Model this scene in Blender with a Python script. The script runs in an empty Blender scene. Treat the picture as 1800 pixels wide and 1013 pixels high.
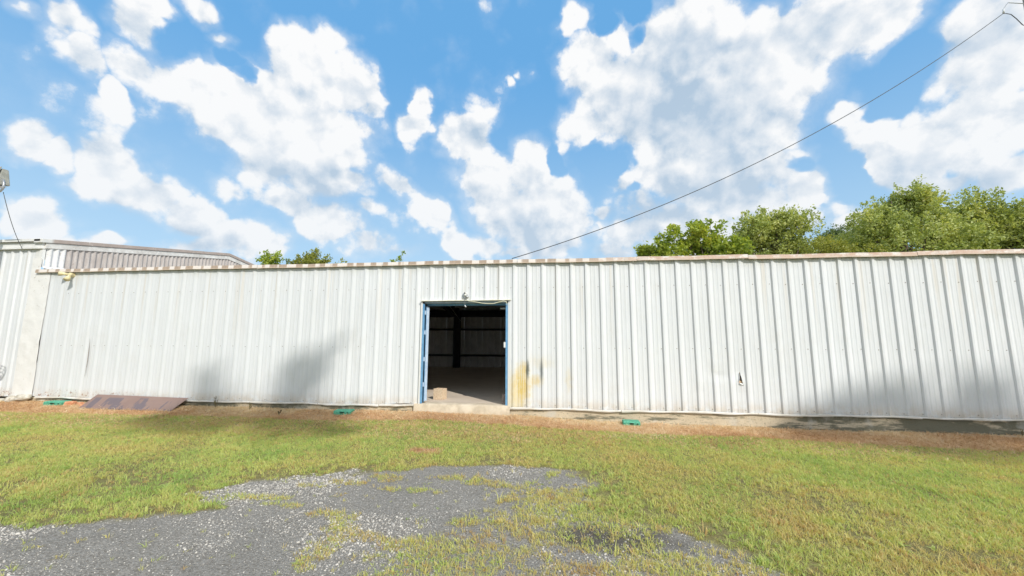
import bpy, bmesh, math, random
import numpy as np
from mathutils import Vector, Matrix, Euler

random.seed(7)
RNG = np.random.default_rng(11)
scene = bpy.context.scene
COL = scene.collection
R = math.radians

# ------------------------------------------------------------------ camera
CAM = (0.975, -8.272, 1.62)
cam_data = bpy.data.cameras.new("camera")
cam_data.sensor_fit = 'HORIZONTAL'
cam_data.sensor_width = 36.0
cam_data.lens = 13.80
cam_data.clip_start = 0.05
cam_data.clip_end = 3000
cam = bpy.data.objects.new("camera", cam_data)
COL.objects.link(cam)
cam.location = CAM
cam.matrix_world = (Matrix.Translation(CAM) @ Matrix.Rotation(0.1173, 4, 'Z')
                    @ Matrix.Rotation(math.pi / 2 + 0.1304, 4, 'X') @ Matrix.Rotation(0.0028, 4, 'Z'))
scene.camera = cam

# ------------------------------------------------------------------ sun, sky, exposure
SUN_EL = R(35.0)
SUN_AZ = (0.649, -0.761)                      # horizontal direction towards the sun
to_sun = Vector((SUN_AZ[0] * math.cos(SUN_EL), SUN_AZ[1] * math.cos(SUN_EL), math.sin(SUN_EL)))
sun_data = bpy.data.lights.new("sun", 'SUN')
sun_data.energy = 2.9
sun_data.angle = R(0.6)
sun_data.color = (1.0, 0.955, 0.885)
sun = bpy.data.objects.new("sun", sun_data)
COL.objects.link(sun)
sun.location = (20, -30, 30)
sun.rotation_euler = to_sun.to_track_quat('Z', 'Y').to_euler()

vs = scene.view_settings
vs.view_transform = 'Standard'
vs.look = 'None'
vs.gamma = 1.0
vs.use_curve_mapping = False
vs.exposure = 0.30
scene.render.engine = 'CYCLES'
scene.cycles.max_bounces = 8
scene.cycles.use_adaptive_sampling = True
scene.cycles.adaptive_threshold = 0.015
scene.cycles.transparent_max_bounces = 8

world = bpy.data.worlds.new("World")
scene.world = world
world.use_nodes = True
world.cycles.sampling_method = 'MANUAL'
world.cycles.sample_map_resolution = 128


class NG:
    """small helper for writing node trees"""
    def __init__(self, nt):
        self.nt = nt
        self.n = nt.nodes
        self.l = nt.links

    def new(self, t, **kw):
        nd = self.n.new(t)
        for k, v in kw.items():
            setattr(nd, k, v)
        return nd

    def put(self, sock, val):
        if isinstance(val, bpy.types.NodeSocket):
            self.l.new(val, sock)
        elif val is not None:
            sock.default_value = val

    def math(self, op, a, b=None, c=None, clamp=False):
        nd = self.new('ShaderNodeMath', operation=op, use_clamp=clamp)
        self.put(nd.inputs[0], a)
        self.put(nd.inputs[1], b)
        self.put(nd.inputs[2], c)
        return nd.outputs[0]

    def vmath(self, op, a, b=None, scale=None):
        nd = self.new('ShaderNodeVectorMath', operation=op)
        self.put(nd.inputs[0], a)
        self.put(nd.inputs[1], b)
        if scale is not None:
            self.put(nd.inputs[3], scale)
        return nd.outputs['Value'] if op in ('LENGTH', 'DOT_PRODUCT', 'DISTANCE') else nd.outputs[0]

    def noise(self, vec, scale, detail=4, rough=0.55, dist=0.0, color=False):
        nd = self.new('ShaderNodeTexNoise')
        self.put(nd.inputs['Vector'], vec)
        nd.inputs['Scale'].default_value = scale
        nd.inputs['Detail'].default_value = detail
        nd.inputs['Roughness'].default_value = rough
        nd.inputs['Distortion'].default_value = dist
        return nd.outputs['Color' if color else 'Fac']

    def ramp(self, v, lo, hi, a=0.0, b=1.0, smooth=True):
        nd = self.new('ShaderNodeMapRange', interpolation_type='SMOOTHSTEP' if smooth else 'LINEAR')
        self.put(nd.inputs[0], v)
        self.put(nd.inputs[1], lo)
        self.put(nd.inputs[2], hi)
        self.put(nd.inputs[3], a)
        self.put(nd.inputs[4], b)
        return nd.outputs[0]

    def mix(self, f, a, b, blend='MIX'):
        nd = self.new('ShaderNodeMix', data_type='RGBA', blend_type=blend)
        self.put(nd.inputs[0], f)
        for s, v in ((nd.inputs[6], a), (nd.inputs[7], b)):
            if isinstance(v, tuple) and len(v) == 3:
                v = (*v, 1.0)
            self.put(s, v)
        return nd.outputs[2]

    def mapping(self, vec, loc=(0, 0, 0), rot=(0, 0, 0), scale=(1, 1, 1), kind='POINT'):
        nd = self.new('ShaderNodeMapping', vector_type=kind)
        self.put(nd.inputs[0], vec)
        nd.inputs['Location'].default_value = loc
        nd.inputs['Rotation'].default_value = rot
        nd.inputs['Scale'].default_value = scale
        return nd.outputs[0]

# cloud puffs of the day's sky: direction (x y z), long axis (x y z), angular half sizes, strength
CLOUD_PUFFS = [
    (-0.496, 0.676, 0.545, 0.866, 0.436, 0.245, 0.089, 0.074, 1.00), (-0.431, 0.725, 0.537, 0.900, 0.391, 0.194, 0.082, 0.082, 1.00),
    (-0.606, 0.653, 0.453, 0.766, 0.634, 0.108, 0.100, 0.097, 1.00), (-0.538, 0.711, 0.452, 0.841, 0.492, 0.226, 0.127, 0.101, 1.00),
    (-0.508, 0.771, 0.384, 0.860, 0.480, 0.172, 0.086, 0.091, 1.00), (-0.593, 0.705, 0.390, 0.717, 0.682, -0.144, 0.077, 0.082, 1.00),
    (-0.655, 0.595, 0.466, 0.753, 0.570, 0.329, 0.051, 0.053, 0.90), (-0.402, 0.757, 0.516, 0.914, 0.371, 0.166, 0.050, 0.034, 0.75),
    (-0.663, 0.684, 0.305, 0.567, 0.723, -0.394, 0.041, 0.028, 0.50), (-0.462, 0.811, 0.359, 0.886, 0.443, 0.137, 0.042, 0.044, 0.70),
    (-0.769, 0.440, 0.464, 0.460, 0.885, -0.077, 0.027, 0.017, 0.62), (-0.747, 0.468, 0.472, 0.266, 0.861, -0.434, 0.028, 0.039, 0.72),
    (-0.751, 0.497, 0.436, -0.010, 0.650, -0.760, 0.042, 0.029, 0.75), (-0.743, 0.541, 0.394, 0.172, 0.722, -0.670, 0.029, 0.020, 0.70),
    (-0.708, 0.547, 0.448, 0.602, 0.798, -0.025, 0.054, 0.044, 0.80), (-0.682, 0.574, 0.453, 0.698, 0.696, 0.169, 0.053, 0.049, 0.80),
    (-0.683, 0.514, 0.519, 0.726, 0.555, 0.406, 0.039, 0.047, 0.95), (-0.663, 0.511, 0.547, 0.744, 0.530, 0.406, 0.038, 0.025, 0.80),
    (-0.611, 0.546, 0.573, 0.444, 0.836, -0.324, 0.037, 0.025, 0.70), (-0.596, 0.585, 0.550, 0.383, 0.808, -0.447, 0.022, 0.021, 0.60),
    (-0.634, 0.587, 0.504, 0.100, 0.707, -0.700, 0.040, 0.015, 0.50), (-0.828, 0.473, 0.302, 0.546, 0.803, 0.237, 0.030, 0.030, 0.95),
    (-0.812, 0.505, 0.293, 0.472, 0.863, -0.181, 0.026, 0.027, 0.90), (-0.774, 0.564, 0.288, 0.571, 0.818, -0.071, 0.064, 0.050, 1.00),
    (-0.746, 0.610, 0.268, 0.571, 0.792, -0.216, 0.068, 0.042, 0.95), (-0.704, 0.670, 0.237, 0.623, 0.742, -0.248, 0.048, 0.039, 0.95),
    (-0.675, 0.709, 0.206, 0.617, 0.694, -0.371, 0.057, 0.032, 0.80), (-0.806, 0.535, 0.253, 0.440, 0.827, -0.349, 0.038, 0.023, 0.50),
    (-0.843, 0.503, 0.190, 0.475, 0.862, -0.177, 0.039, 0.040, 0.90), (-0.837, 0.522, 0.163, 0.546, 0.815, 0.193, 0.035, 0.020, 0.70),
    (-0.791, 0.587, 0.173, 0.602, 0.797, 0.052, 0.049, 0.016, 0.65), (-0.627, 0.752, 0.203, 0.778, 0.615, 0.125, 0.072, 0.036, 0.65),
    (-0.572, 0.766, 0.294, 0.795, 0.605, -0.031, 0.065, 0.030, 0.85), (-0.520, 0.813, 0.261, 0.777, 0.577, -0.252, 0.093, 0.055, 0.95),
    (-0.466, 0.856, 0.223, 0.864, 0.494, -0.098, 0.069, 0.043, 0.85), (-0.385, 0.899, 0.210, 0.923, 0.381, 0.058, 0.067, 0.017, 0.40),
    (-0.299, 0.801, 0.519, 0.952, 0.286, 0.105, 0.025, 0.038, 0.85), (-0.323, 0.818, 0.475, 0.945, 0.310, 0.107, 0.041, 0.032, 0.90),
    (-0.285, 0.835, 0.471, 0.957, 0.277, 0.086, 0.024, 0.015, 0.55), (-0.216, 0.862, 0.459, 0.952, 0.290, -0.098, 0.069, 0.054, 0.95),
    (-0.176, 0.907, 0.384, 0.833, 0.344, -0.433, 0.103, 0.082, 1.00), (-0.072, 0.910, 0.409, 0.996, 0.085, -0.017, 0.069, 0.073, 1.00),
    (-0.032, 0.938, 0.345, 0.927, 0.156, -0.341, 0.106, 0.071, 1.00), (-0.125, 0.941, 0.313, 0.920, 0.227, -0.319, 0.128, 0.070, 0.95),
    (-0.055, 0.959, 0.279, 0.998, 0.062, -0.019, 0.114, 0.057, 0.80), (0.030, 0.952, 0.303, 0.999, -0.018, -0.046, 0.063, 0.039, 0.80),
    (-0.373, 0.858, 0.352, 0.788, 0.493, -0.369, 0.063, 0.030, 0.85), (-0.309, 0.900, 0.307, 0.667, 0.435, -0.605, 0.074, 0.039, 0.90),
    (-0.254, 0.936, 0.243, 0.589, 0.348, -0.730, 0.063, 0.031, 0.80), (0.115, 0.942, 0.314, 0.992, -0.097, -0.075, 0.038, 0.015, 0.75),
    (0.099, 0.953, 0.286, 0.994, -0.085, -0.064, 0.014, 0.030, 0.55), (-0.102, 0.969, 0.224, 0.994, 0.106, -0.006, 0.049, 0.019, 0.75),
    (0.133, 0.966, 0.220, 0.991, -0.124, -0.058, 0.065, 0.028, 0.70), (0.008, 0.975, 0.223, 1.000, -0.002, -0.030, 0.071, 0.020, 0.45),
    (0.044, 0.960, 0.276, 0.998, -0.033, -0.046, 0.084, 0.042, 0.55), (0.088, 0.804, 0.588, 0.993, -0.029, -0.111, 0.083, 0.076, 0.90),
    (0.033, 0.746, 0.665, 0.996, 0.029, -0.083, 0.033, 0.029, 0.85), (0.078, 0.864, 0.497, 0.995, -0.037, -0.093, 0.080, 0.058, 0.90),
    (0.219, 0.847, 0.484, 0.974, -0.159, -0.164, 0.156, 0.088, 1.00), (0.262, 0.769, 0.584, 0.962, -0.161, -0.221, 0.163, 0.112, 1.00),
    (0.395, 0.760, 0.516, 0.916, -0.283, -0.285, 0.147, 0.122, 1.00), (0.472, 0.697, 0.540, 0.878, -0.318, -0.358, 0.119, 0.063, 1.00),
    (0.261, 0.887, 0.380, 0.890, -0.069, -0.451, 0.100, 0.072, 0.85), (0.347, 0.854, 0.387, 0.936, -0.293, -0.195, 0.144, 0.089, 0.95),
    (0.427, 0.797, 0.427, 0.768, -0.569, 0.294, 0.073, 0.069, 0.90), (0.384, 0.873, 0.302, 0.922, -0.348, -0.170, 0.130, 0.055, 0.85),
    (0.266, 0.925, 0.271, 0.963, -0.244, -0.112, 0.111, 0.046, 0.70), (0.498, 0.811, 0.309, 0.866, -0.445, -0.228, 0.069, 0.042, 0.95),
    (0.494, 0.832, 0.252, 0.868, -0.460, -0.186, 0.065, 0.040, 0.75), (0.548, 0.654, 0.522, 0.790, -0.609, -0.068, 0.057, 0.046, 0.85),
    (0.164, 0.915, 0.369, 0.985, -0.135, -0.106, 0.039, 0.026, 0.50), (0.589, 0.737, 0.332, 0.777, -0.403, -0.484, 0.060, 0.040, 0.95),
    (0.631, 0.700, 0.336, 0.757, -0.649, -0.070, 0.070, 0.048, 1.00), (0.661, 0.661, 0.356, 0.627, -0.747, 0.222, 0.034, 0.031, 0.95),
    (0.628, 0.727, 0.278, 0.776, -0.563, -0.283, 0.062, 0.035, 0.85), (0.667, 0.694, 0.271, 0.743, -0.595, -0.306, 0.037, 0.046, 0.75),
    (0.651, 0.616, 0.444, 0.755, -0.466, -0.461, 0.065, 0.067, 0.95), (0.643, 0.646, 0.411, 0.762, -0.491, -0.422, 0.044, 0.050, 0.85),
    (0.687, 0.658, 0.310, 0.724, -0.585, -0.365, 0.040, 0.051, 0.70), (0.703, 0.669, 0.240, 0.709, -0.638, -0.300, 0.031, 0.039, 0.95),
    (0.527, 0.744, 0.412, 0.707, -0.115, -0.698, 0.039, 0.019, 0.70), (0.568, 0.792, 0.224, 0.822, -0.534, -0.199, 0.049, 0.030, 0.80),
    (0.654, 0.725, 0.215, 0.755, -0.611, -0.237, 0.052, 0.029, 0.70), (0.695, 0.690, 0.202, 0.718, -0.650, -0.248, 0.040, 0.027, 0.70),
    (0.564, 0.735, 0.376, 0.795, -0.361, -0.488, 0.050, 0.026, 0.75), (-0.088, 0.816, 0.571, 0.853, 0.357, -0.381, 0.018, 0.009, 0.40),
    (-0.075, 0.811, 0.580, 0.638, 0.485, -0.598, 0.012, 0.007, 0.35), (0.153, 0.964, 0.216, 0.988, -0.143, -0.062, 0.080, 0.035, 0.50),
    (0.324, 0.921, 0.214, 0.945, -0.309, -0.105, 0.141, 0.039, 0.65), (0.427, 0.882, 0.201, 0.904, -0.409, -0.128, 0.125, 0.049, 0.60),
    (-0.644, 0.527, 0.554, 0.761, 0.519, 0.390, 0.016, 0.021, 0.40), (0.307, 0.824, 0.477, 0.949, -0.232, -0.212, 0.178, 0.147, 1.15),
    (0.168, 0.818, 0.550, 0.983, -0.100, -0.152, 0.108, 0.100, 1.10), (0.388, 0.740, 0.549, 0.918, -0.262, -0.296, 0.164, 0.088, 1.15),
    (0.352, 0.876, 0.330, 0.935, -0.312, -0.170, 0.123, 0.073, 1.05), (-0.540, 0.713, 0.447, 0.840, 0.494, 0.224, 0.117, 0.095, 1.15),
    (0.662, 0.625, 0.413, 0.745, -0.496, -0.445, 0.041, 0.073, 1.10), (0.629, 0.712, 0.312, 0.775, -0.547, -0.317, 0.062, 0.042, 1.10),
    (-0.110, 0.936, 0.333, 0.993, 0.117, -0.003, 0.128, 0.069, 1.10), (-0.770, 0.570, 0.286, 0.536, 0.821, -0.195, 0.055, 0.040, 1.10),
    (0.509, 0.668, 0.544, 0.843, -0.513, -0.159, 0.064, 0.046, 1.00), (0.204, 0.942, 0.265, 0.978, -0.188, -0.090, 0.155, 0.067, 0.72),
    (0.335, 0.912, 0.238, 0.942, -0.315, -0.119, 0.162, 0.058, 0.75), (0.140, 0.953, 0.270, 0.989, -0.125, -0.073, 0.081, 0.055, 0.60),
    (-0.448, 0.842, 0.301, 0.893, 0.436, 0.108, 0.038, 0.020, 0.50), (0.001, 0.972, 0.237, 1.000, 0.005, -0.030, 0.128, 0.036, 0.60),
    (-0.719, 0.673, 0.175, 0.695, 0.705, 0.140, 0.078, 0.020, 0.55), (-0.818, 0.555, 0.151, 0.575, 0.801, 0.166, 0.051, 0.013, 0.50),
    (-0.170, 0.956, 0.238, 0.985, 0.172, 0.011, 0.086, 0.036, 0.60), (0.083, 0.836, 0.542, 0.994, -0.034, -0.102, 0.057, 0.104, 0.70),
    (0.435, 0.827, 0.356, 0.899, -0.377, -0.225, 0.070, 0.057, 0.80), (-0.445, 0.668, 0.597, 0.893, 0.388, 0.231, 0.064, 0.035, 0.80),
    (-0.465, 0.759, 0.455, 0.883, 0.433, 0.180, 0.093, 0.105, 1.00), (-0.556, 0.662, 0.503, 0.829, 0.491, 0.269, 0.060, 0.052, 0.90),
    (0.644, 0.733, 0.218, 0.764, -0.601, -0.234, 0.081, 0.039, 0.75), (0.545, 0.795, 0.266, 0.837, -0.500, -0.222, 0.042, 0.043, 0.50),
    (-0.451, 0.784, 0.427, 0.891, 0.425, 0.160, 0.060, 0.073, 0.90),
]
CLOUD_GAPS = [
    (0.589, 0.667, 0.456, 0.466, -0.742, 0.482, 0.038, 0.035, 1.00), (0.550, 0.761, 0.343, 0.771, -0.621, 0.140, 0.031, 0.021, 0.90),
    (0.578, 0.712, 0.399, 0.710, -0.680, 0.184, 0.041, 0.022, 0.95), (0.527, 0.804, 0.276, 0.849, -0.481, -0.220, 0.009, 0.004, 0.20),
    (0.554, 0.771, 0.312, 0.802, -0.396, -0.447, 0.034, 0.025, 0.70), (0.577, 0.768, 0.277, 0.815, -0.523, -0.248, 0.043, 0.019, 0.90),
    (0.478, 0.806, 0.350, 0.797, -0.231, -0.558, 0.025, 0.014, 0.50), (0.158, 0.737, 0.657, 0.984, -0.063, -0.167, 0.025, 0.023, 0.95),
    (0.098, 0.759, 0.644, 0.928, 0.163, -0.334, 0.029, 0.025, 0.90), (0.173, 0.767, 0.617, 0.982, -0.086, -0.170, 0.016, 0.020, 0.60),
    (0.661, 0.695, 0.282, 0.748, -0.586, -0.312, 0.013, 0.016, 0.45), (0.138, 0.903, 0.408, 0.917, 0.039, -0.398, 0.060, 0.038, 0.80),
    (0.641, 0.724, 0.256, 0.766, -0.583, -0.270, 0.020, 0.013, 0.60), (0.190, 0.918, 0.348, 0.981, -0.162, -0.111, 0.018, 0.013, 0.40),
    (-0.586, 0.623, 0.517, 0.807, 0.506, 0.304, 0.017, 0.022, 0.60), (-0.594, 0.604, 0.530, 0.801, 0.506, 0.320, 0.018, 0.011, 0.50),
    (-0.650, 0.558, 0.516, 0.405, 0.828, -0.387, 0.021, 0.030, 0.50), (-0.143, 0.873, 0.467, 0.988, 0.152, 0.016, 0.022, 0.013, 0.40),
    (0.005, 0.908, 0.418, 0.999, 0.017, -0.049, 0.025, 0.039, 0.50), (-0.337, 0.755, 0.563, 0.939, 0.314, 0.141, 0.030, 0.066, 0.50),
]
CLOUD_SHADE = [
    (-0.494, 0.794, 0.354, 0.869, 0.472, 0.150, 0.106, 0.052, 0.80), (-0.559, 0.751, 0.352, 0.803, 0.596, 0.002, 0.096, 0.049, 0.60),
    (0.272, 0.814, 0.513, 0.960, -0.193, -0.204, 0.124, 0.166, 0.75), (0.366, 0.839, 0.404, 0.929, -0.303, -0.213, 0.161, 0.104, 0.60),
    (0.146, 0.839, 0.525, 0.987, -0.088, -0.134, 0.074, 0.104, 0.50), (0.265, 0.918, 0.296, 0.963, -0.240, -0.121, 0.172, 0.078, 0.80),
    (0.444, 0.862, 0.245, 0.895, -0.415, -0.161, 0.121, 0.060, 0.70), (0.664, 0.628, 0.405, 0.744, -0.503, -0.440, 0.053, 0.081, 0.55),
    (0.629, 0.729, 0.269, 0.776, -0.568, -0.275, 0.083, 0.034, 0.50), (-0.070, 0.962, 0.266, 0.997, 0.075, -0.014, 0.158, 0.057, 0.75),
    (-0.716, 0.667, 0.208, 0.573, 0.730, -0.373, 0.096, 0.038, 0.60), (-0.756, 0.612, 0.232, 0.562, 0.788, -0.251, 0.046, 0.019, 0.60),
    (0.657, 0.673, 0.339, 0.751, -0.549, -0.368, 0.037, 0.071, 0.50), (0.563, 0.802, 0.200, 0.826, -0.536, -0.176, 0.066, 0.032, 0.60),
    (-0.827, 0.507, 0.242, 0.560, 0.779, 0.282, 0.035, 0.018, 0.40), (0.318, 0.740, 0.592, 0.945, -0.196, -0.263, 0.092, 0.058, 0.30),
    (0.382, 0.865, 0.325, 0.923, -0.340, -0.181, 0.173, 0.084, 0.75), (0.192, 0.952, 0.240, 0.981, -0.179, -0.079, 0.144, 0.054, 0.70),
    (0.503, 0.832, 0.234, 0.863, -0.473, -0.177, 0.110, 0.045, 0.60), (0.681, 0.683, 0.266, 0.731, -0.608, -0.311, 0.048, 0.072, 0.55),
    (-0.527, 0.785, 0.325, 0.825, 0.564, -0.028, 0.124, 0.057, 0.85), (-0.385, 0.897, 0.216, 0.923, 0.381, 0.059, 0.080, 0.028, 0.50),
    (-0.677, 0.544, 0.496, 0.732, 0.566, 0.378, 0.031, 0.036, 0.30),
]


def blob_field(g, vec, table, sharp=1.0):
    acc = None
    base = vec
    for cx, cy, cz, tx, ty, tz, s1, s2, w in table:
        if acc is not None:
            # a vanishing dependence on the previous puff keeps the evaluation in sequence (small shader stack)
            nd = g.new('ShaderNodeVectorMath', operation='MULTIPLY_ADD')
            g.put(nd.inputs[0], acc)
            nd.inputs[1].default_value = (1e-7, 1e-7, 1e-7)
            g.put(nd.inputs[2], base)
            vec = nd.outputs[0]
        c = Vector((cx, cy, cz)).normalized()
        t = Vector((tx, ty, tz))
        t = (t - c * t.dot(c)).normalized()
        b = c.cross(t)
        p = g.vmath('DOT_PRODUCT', vec, tuple(t / s1))
        q = g.vmath('DOT_PRODUCT', vec, tuple(b / s2))
        ln = g.math('SQRT', g.math('MULTIPLY_ADD', p, p, g.math('MULTIPLY', q, q)))
        v = g.math('MULTIPLY_ADD', ln, -w * sharp, w * (1.0 + 0.25 * sharp))
        acc = v if acc is None else g.math('MAXIMUM', acc, v)
    return acc


def cloud_shape(g, v):
    """broad outline of the clouds, warped so that its edges billow"""
    w1 = g.vmath('SUBTRACT', g.noise(v, 5.0, 2, 0.6, color=True), (0.5, 0.5, 0.5))
    w2 = g.vmath('SUBTRACT', g.noise(v, 17.0, 3, 0.6, color=True), (0.5, 0.5, 0.5))
    vw = g.vmath('ADD', v, g.vmath('SCALE', w1, scale=0.080))
    vw = g.vmath('ADD', vw, g.vmath('SCALE', w2, scale=0.045))
    f = g.math('MAXIMUM', blob_field(g, vw, CLOUD_PUFFS), 0.0)
    gap = g.math('MAXIMUM', blob_field(g, vw, CLOUD_GAPS), 0.0)
    grey = g.math('MAXIMUM', blob_field(g, vw, CLOUD_SHADE, 0.9), 0.0)
    f = g.math('SUBTRACT', f, g.math('MULTIPLY', gap, 1.15))
    # away from the part in view the sky goes on with fair weather cumulus
    fw = Vector((-0.117, 0.92, 0.37)).normalized()
    away = g.ramp(g.vmath('DOT_PRODUCT', v, tuple(fw)), 0.42, 0.62, 1.0, 0.0)
    gen = g.math('MULTIPLY_ADD', g.noise(v, 2.6, 3, 0.5), 3.6, -1.3)
    f = g.math('ADD', f, g.math('MULTIPLY', away, g.math('SUBTRACT', g.math('MAXIMUM', gen, 0.0), f)))
    return f, g.math('MULTIPLY', grey, g.math('SUBTRACT', 1.0, away))


def billow(g, v):
    n1 = g.math('SUBTRACT', g.noise(v, 8.0, 8, 0.66), 0.5)
    vo = g.new('ShaderNodeTexVoronoi', feature='F1')
    g.put(vo.inputs['Vector'], g.vmath('ADD', v, g.vmath('SCALE', g.noise(v, 11.0, 2, 0.5, color=True), scale=0.05)))
    vo.inputs['Scale'].default_value = 8.0
    vo.inputs['Detail'].default_value = 2.0
    vo.inputs['Roughness'].default_value = 0.6
    puff = g.math('SUBTRACT', 0.93, vo.outputs['Distance'])
    n2 = g.math('SUBTRACT', g.noise(v, 3.5, 3, 0.6), 0.5)
    return g.math('ADD', g.math('ADD', g.math('MULTIPLY', n1, 1.3), g.math('MULTIPLY', puff, 0.75)), g.math('MULTIPLY', n2, 0.35))


def build_world():
    g = NG(world.node_tree)
    g.n.clear()
    out = g.new('ShaderNodeOutputWorld')
    bg = g.new('ShaderNodeBackground')
    bg.inputs['Strength'].default_value = 0.12
    sky = g.new('ShaderNodeTexSky', sky_type='NISHITA', sun_disc=False)
    sky.sun_elevation = SUN_EL
    sky.sun_rotation = math.atan2(SUN_AZ[0], SUN_AZ[1])
    sky.altitude = 50
    sky.air_density = 1.0
    sky.dust_density = 1.2
    sky.ozone_density = 1.6
    tc = g.new('ShaderNodeTexCoord')
    v = tc.outputs['Generated']
    shape, grey = cloud_shape(g, v)
    b1 = billow(g, v)
    b2 = billow(g, g.vmath('ADD', v, (0.016, -0.006, 0.026)))
    f1 = g.math('ADD', shape, b1)
    cover = g.ramp(f1, 0.08, g.math('MULTIPLY_ADD', g.math('MAXIMUM', grey, 0.0, clamp=True), 0.22, 0.42))
    veil = g.ramp(g.math('MULTIPLY_ADD', b1, 0.6, shape), -0.1, 0.65, 0.0, 0.55)
    cover = g.math('MAXIMUM', cover, veil)
    sep = g.new('ShaderNodeSeparateXYZ')
    g.l.new(v, sep.inputs[0])
    z = sep.outputs[2]
    low = g.ramp(z, 0.62, 0.05)
    # blue of the clear sky, paler towards the horizon
    lum = g.mix(0.88, sky.outputs[0], g.mix(low, (1.05, 3.0, 5.6), (3.4, 5.0, 6.4)))
    # cloud light: bright where little cloud lies towards the sun, blue grey in the bases
    diff = g.math('SUBTRACT', b1, b2)
    thick = g.ramp(shape, 0.45, 1.25)
    soft = g.noise(v, 3.2, 5, 0.55)
    lit = g.math('MULTIPLY_ADD', diff, g.ramp(thick, 0.0, 1.0, 1.9, 1.15), 1.0)
    lit = g.math('SUBTRACT', lit, g.math('MULTIPLY', thick, 0.20))
    lit = g.math('SUBTRACT', lit, g.math('MULTIPLY', grey, 0.9))
    lit = g.math('ADD', lit, g.math('MULTIPLY', g.math('SUBTRACT', soft, 0.5), 0.7), clamp=True)
    ccol = g.mix(lit, (3.05, 3.95, 4.95), (6.55, 6.6, 6.65))
    ccol = g.mix(g.math('MULTIPLY', low, 0.35), ccol, (5.0, 5.6, 6.2))
    col = g.mix(cover, lum, ccol)
    # below the horizon: dull ground light
    ground = g.ramp(z, -0.06, 0.0)
    col = g.mix(ground, (1.1, 1.15, 0.9), col)
    g.l.new(col, bg.inputs['Color'])
    g.l.new(bg.outputs[0], out.inputs['Surface'])


build_world()

# ------------------------------------------------------------------ mesh helpers
class MB:
    def __init__(self):
        self.v, self.f = [], []

    def box(self, x0, x1, y0, y1, z0, z1):
        n = len(self.v)
        self.v += [(x0, y0, z0), (x1, y0, z0), (x1, y1, z0), (x0, y1, z0), (x0, y0, z1), (x1, y0, z1), (x1, y1, z1), (x0, y1, z1)]
        for q in ((0, 3, 2, 1), (4, 5, 6, 7), (0, 1, 5, 4), (1, 2, 6, 5), (2, 3, 7, 6), (3, 0, 4, 7)):
            self.f.append(tuple(n + i for i in q))
        return self

    def hexa(self, pts):
        """eight corners, bottom loop then top loop, both counter-clockwise from above"""
        n = len(self.v)
        self.v += [tuple(p) for p in pts]
        for q in ((0, 3, 2, 1), (4, 5, 6, 7), (0, 1, 5, 4), (1, 2, 6, 5), (2, 3, 7, 6), (3, 0, 4, 7)):
            self.f.append(tuple(n + i for i in q))
        return self

    def tube(self, pts, r, seg=8, cap=True):
        pts = [Vector(p) for p in pts]
        rr = r if isinstance(r, (list, tuple)) else [r] * len(pts)
        n0 = len(self.v)
        up = None
        for i, p in enumerate(pts):
            d = (pts[min(i + 1, len(pts) - 1)] - pts[max(i - 1, 0)]).normalized()
            if up is None:
                up = d.orthogonal().normalized()
            up = (up - d * up.dot(d)).normalized()
            s = d.cross(up)
            for k in range(seg):
                a = 2 * math.pi * k / seg
                self.v.append(tuple(p + (up * math.cos(a) + s * math.sin(a)) * rr[i]))
        for i in range(len(pts) - 1):
            for k in range(seg):
                a, b = n0 + i * seg + k, n0 + i * seg + (k + 1) % seg
                self.f.append((a, b, b + seg, a + seg))
        if cap:
            self.f.append(tuple(n0 + k for k in reversed(range(seg))))
            e = n0 + (len(pts) - 1) * seg
            self.f.append(tuple(e + k for k in range(seg)))
        return self

    def grid(self, P, skip=None):
        """P[row][col] of points"""
        n = len(self.v)
        rows, cols = len(P), len(P[0])
        for r in P:
            self.v += [tuple(p) for p in r]
        for r in range(rows - 1):
            for c in range(cols - 1):
                if skip and skip(r, c):
                    continue
                a = n + r * cols + c
                self.f.append((a, a + 1, a + 1 + cols, a + cols))
        return self

    def cells(self, xs, ys, zs, filled):
        """watertight solid of grid cells: only the outer faces are made"""
        nx, ny, nz = len(xs) - 1, len(ys) - 1, len(zs) - 1
        idx = {}

        def vid(i, j, k):
            if (i, j, k) not in idx:
                idx[(i, j, k)] = len(self.v)
                self.v.append((xs[i], ys[j], zs[k]))
            return idx[(i, j, k)]

        def full(i, j, k):
            return 0 <= i < nx and 0 <= j < ny and 0 <= k < nz and filled(i, j, k)
        for i in range(nx):
            for j in range(ny):
                for k in range(nz):
                    if not full(i, j, k):
                        continue
                    if not full(i - 1, j, k): self.f.append((vid(i, j, k), vid(i, j, k + 1), vid(i, j + 1, k + 1), vid(i, j + 1, k)))
                    if not full(i + 1, j, k): self.f.append((vid(i + 1, j, k), vid(i + 1, j + 1, k), vid(i + 1, j + 1, k + 1), vid(i + 1, j, k + 1)))
                    if not full(i, j - 1, k): self.f.append((vid(i, j, k), vid(i + 1, j, k), vid(i + 1, j, k + 1), vid(i, j, k + 1)))
                    if not full(i, j + 1, k): self.f.append((vid(i, j + 1, k), vid(i, j + 1, k + 1), vid(i + 1, j + 1, k + 1), vid(i + 1, j + 1, k)))
                    if not full(i, j, k - 1): self.f.append((vid(i, j, k), vid(i, j + 1, k), vid(i + 1, j + 1, k), vid(i + 1, j, k)))
                    if not full(i, j, k + 1): self.f.append((vid(i, j, k + 1), vid(i + 1, j, k + 1), vid(i + 1, j + 1, k + 1), vid(i, j + 1, k + 1)))
        return self

    def mesh(self, name, off=(0, 0, 0)):
        me = bpy.data.meshes.new(name)
        ox, oy, oz = off
        used = sorted({i for f in self.f for i in f})
        new = {i: k for k, i in enumerate(used)}
        me.from_pydata([(self.v[i][0] - ox, self.v[i][1] - oy, self.v[i][2] - oz) for i in used], [], [tuple(new[i] for i in f) for f in self.f])
        me.validate()
        return me


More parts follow.
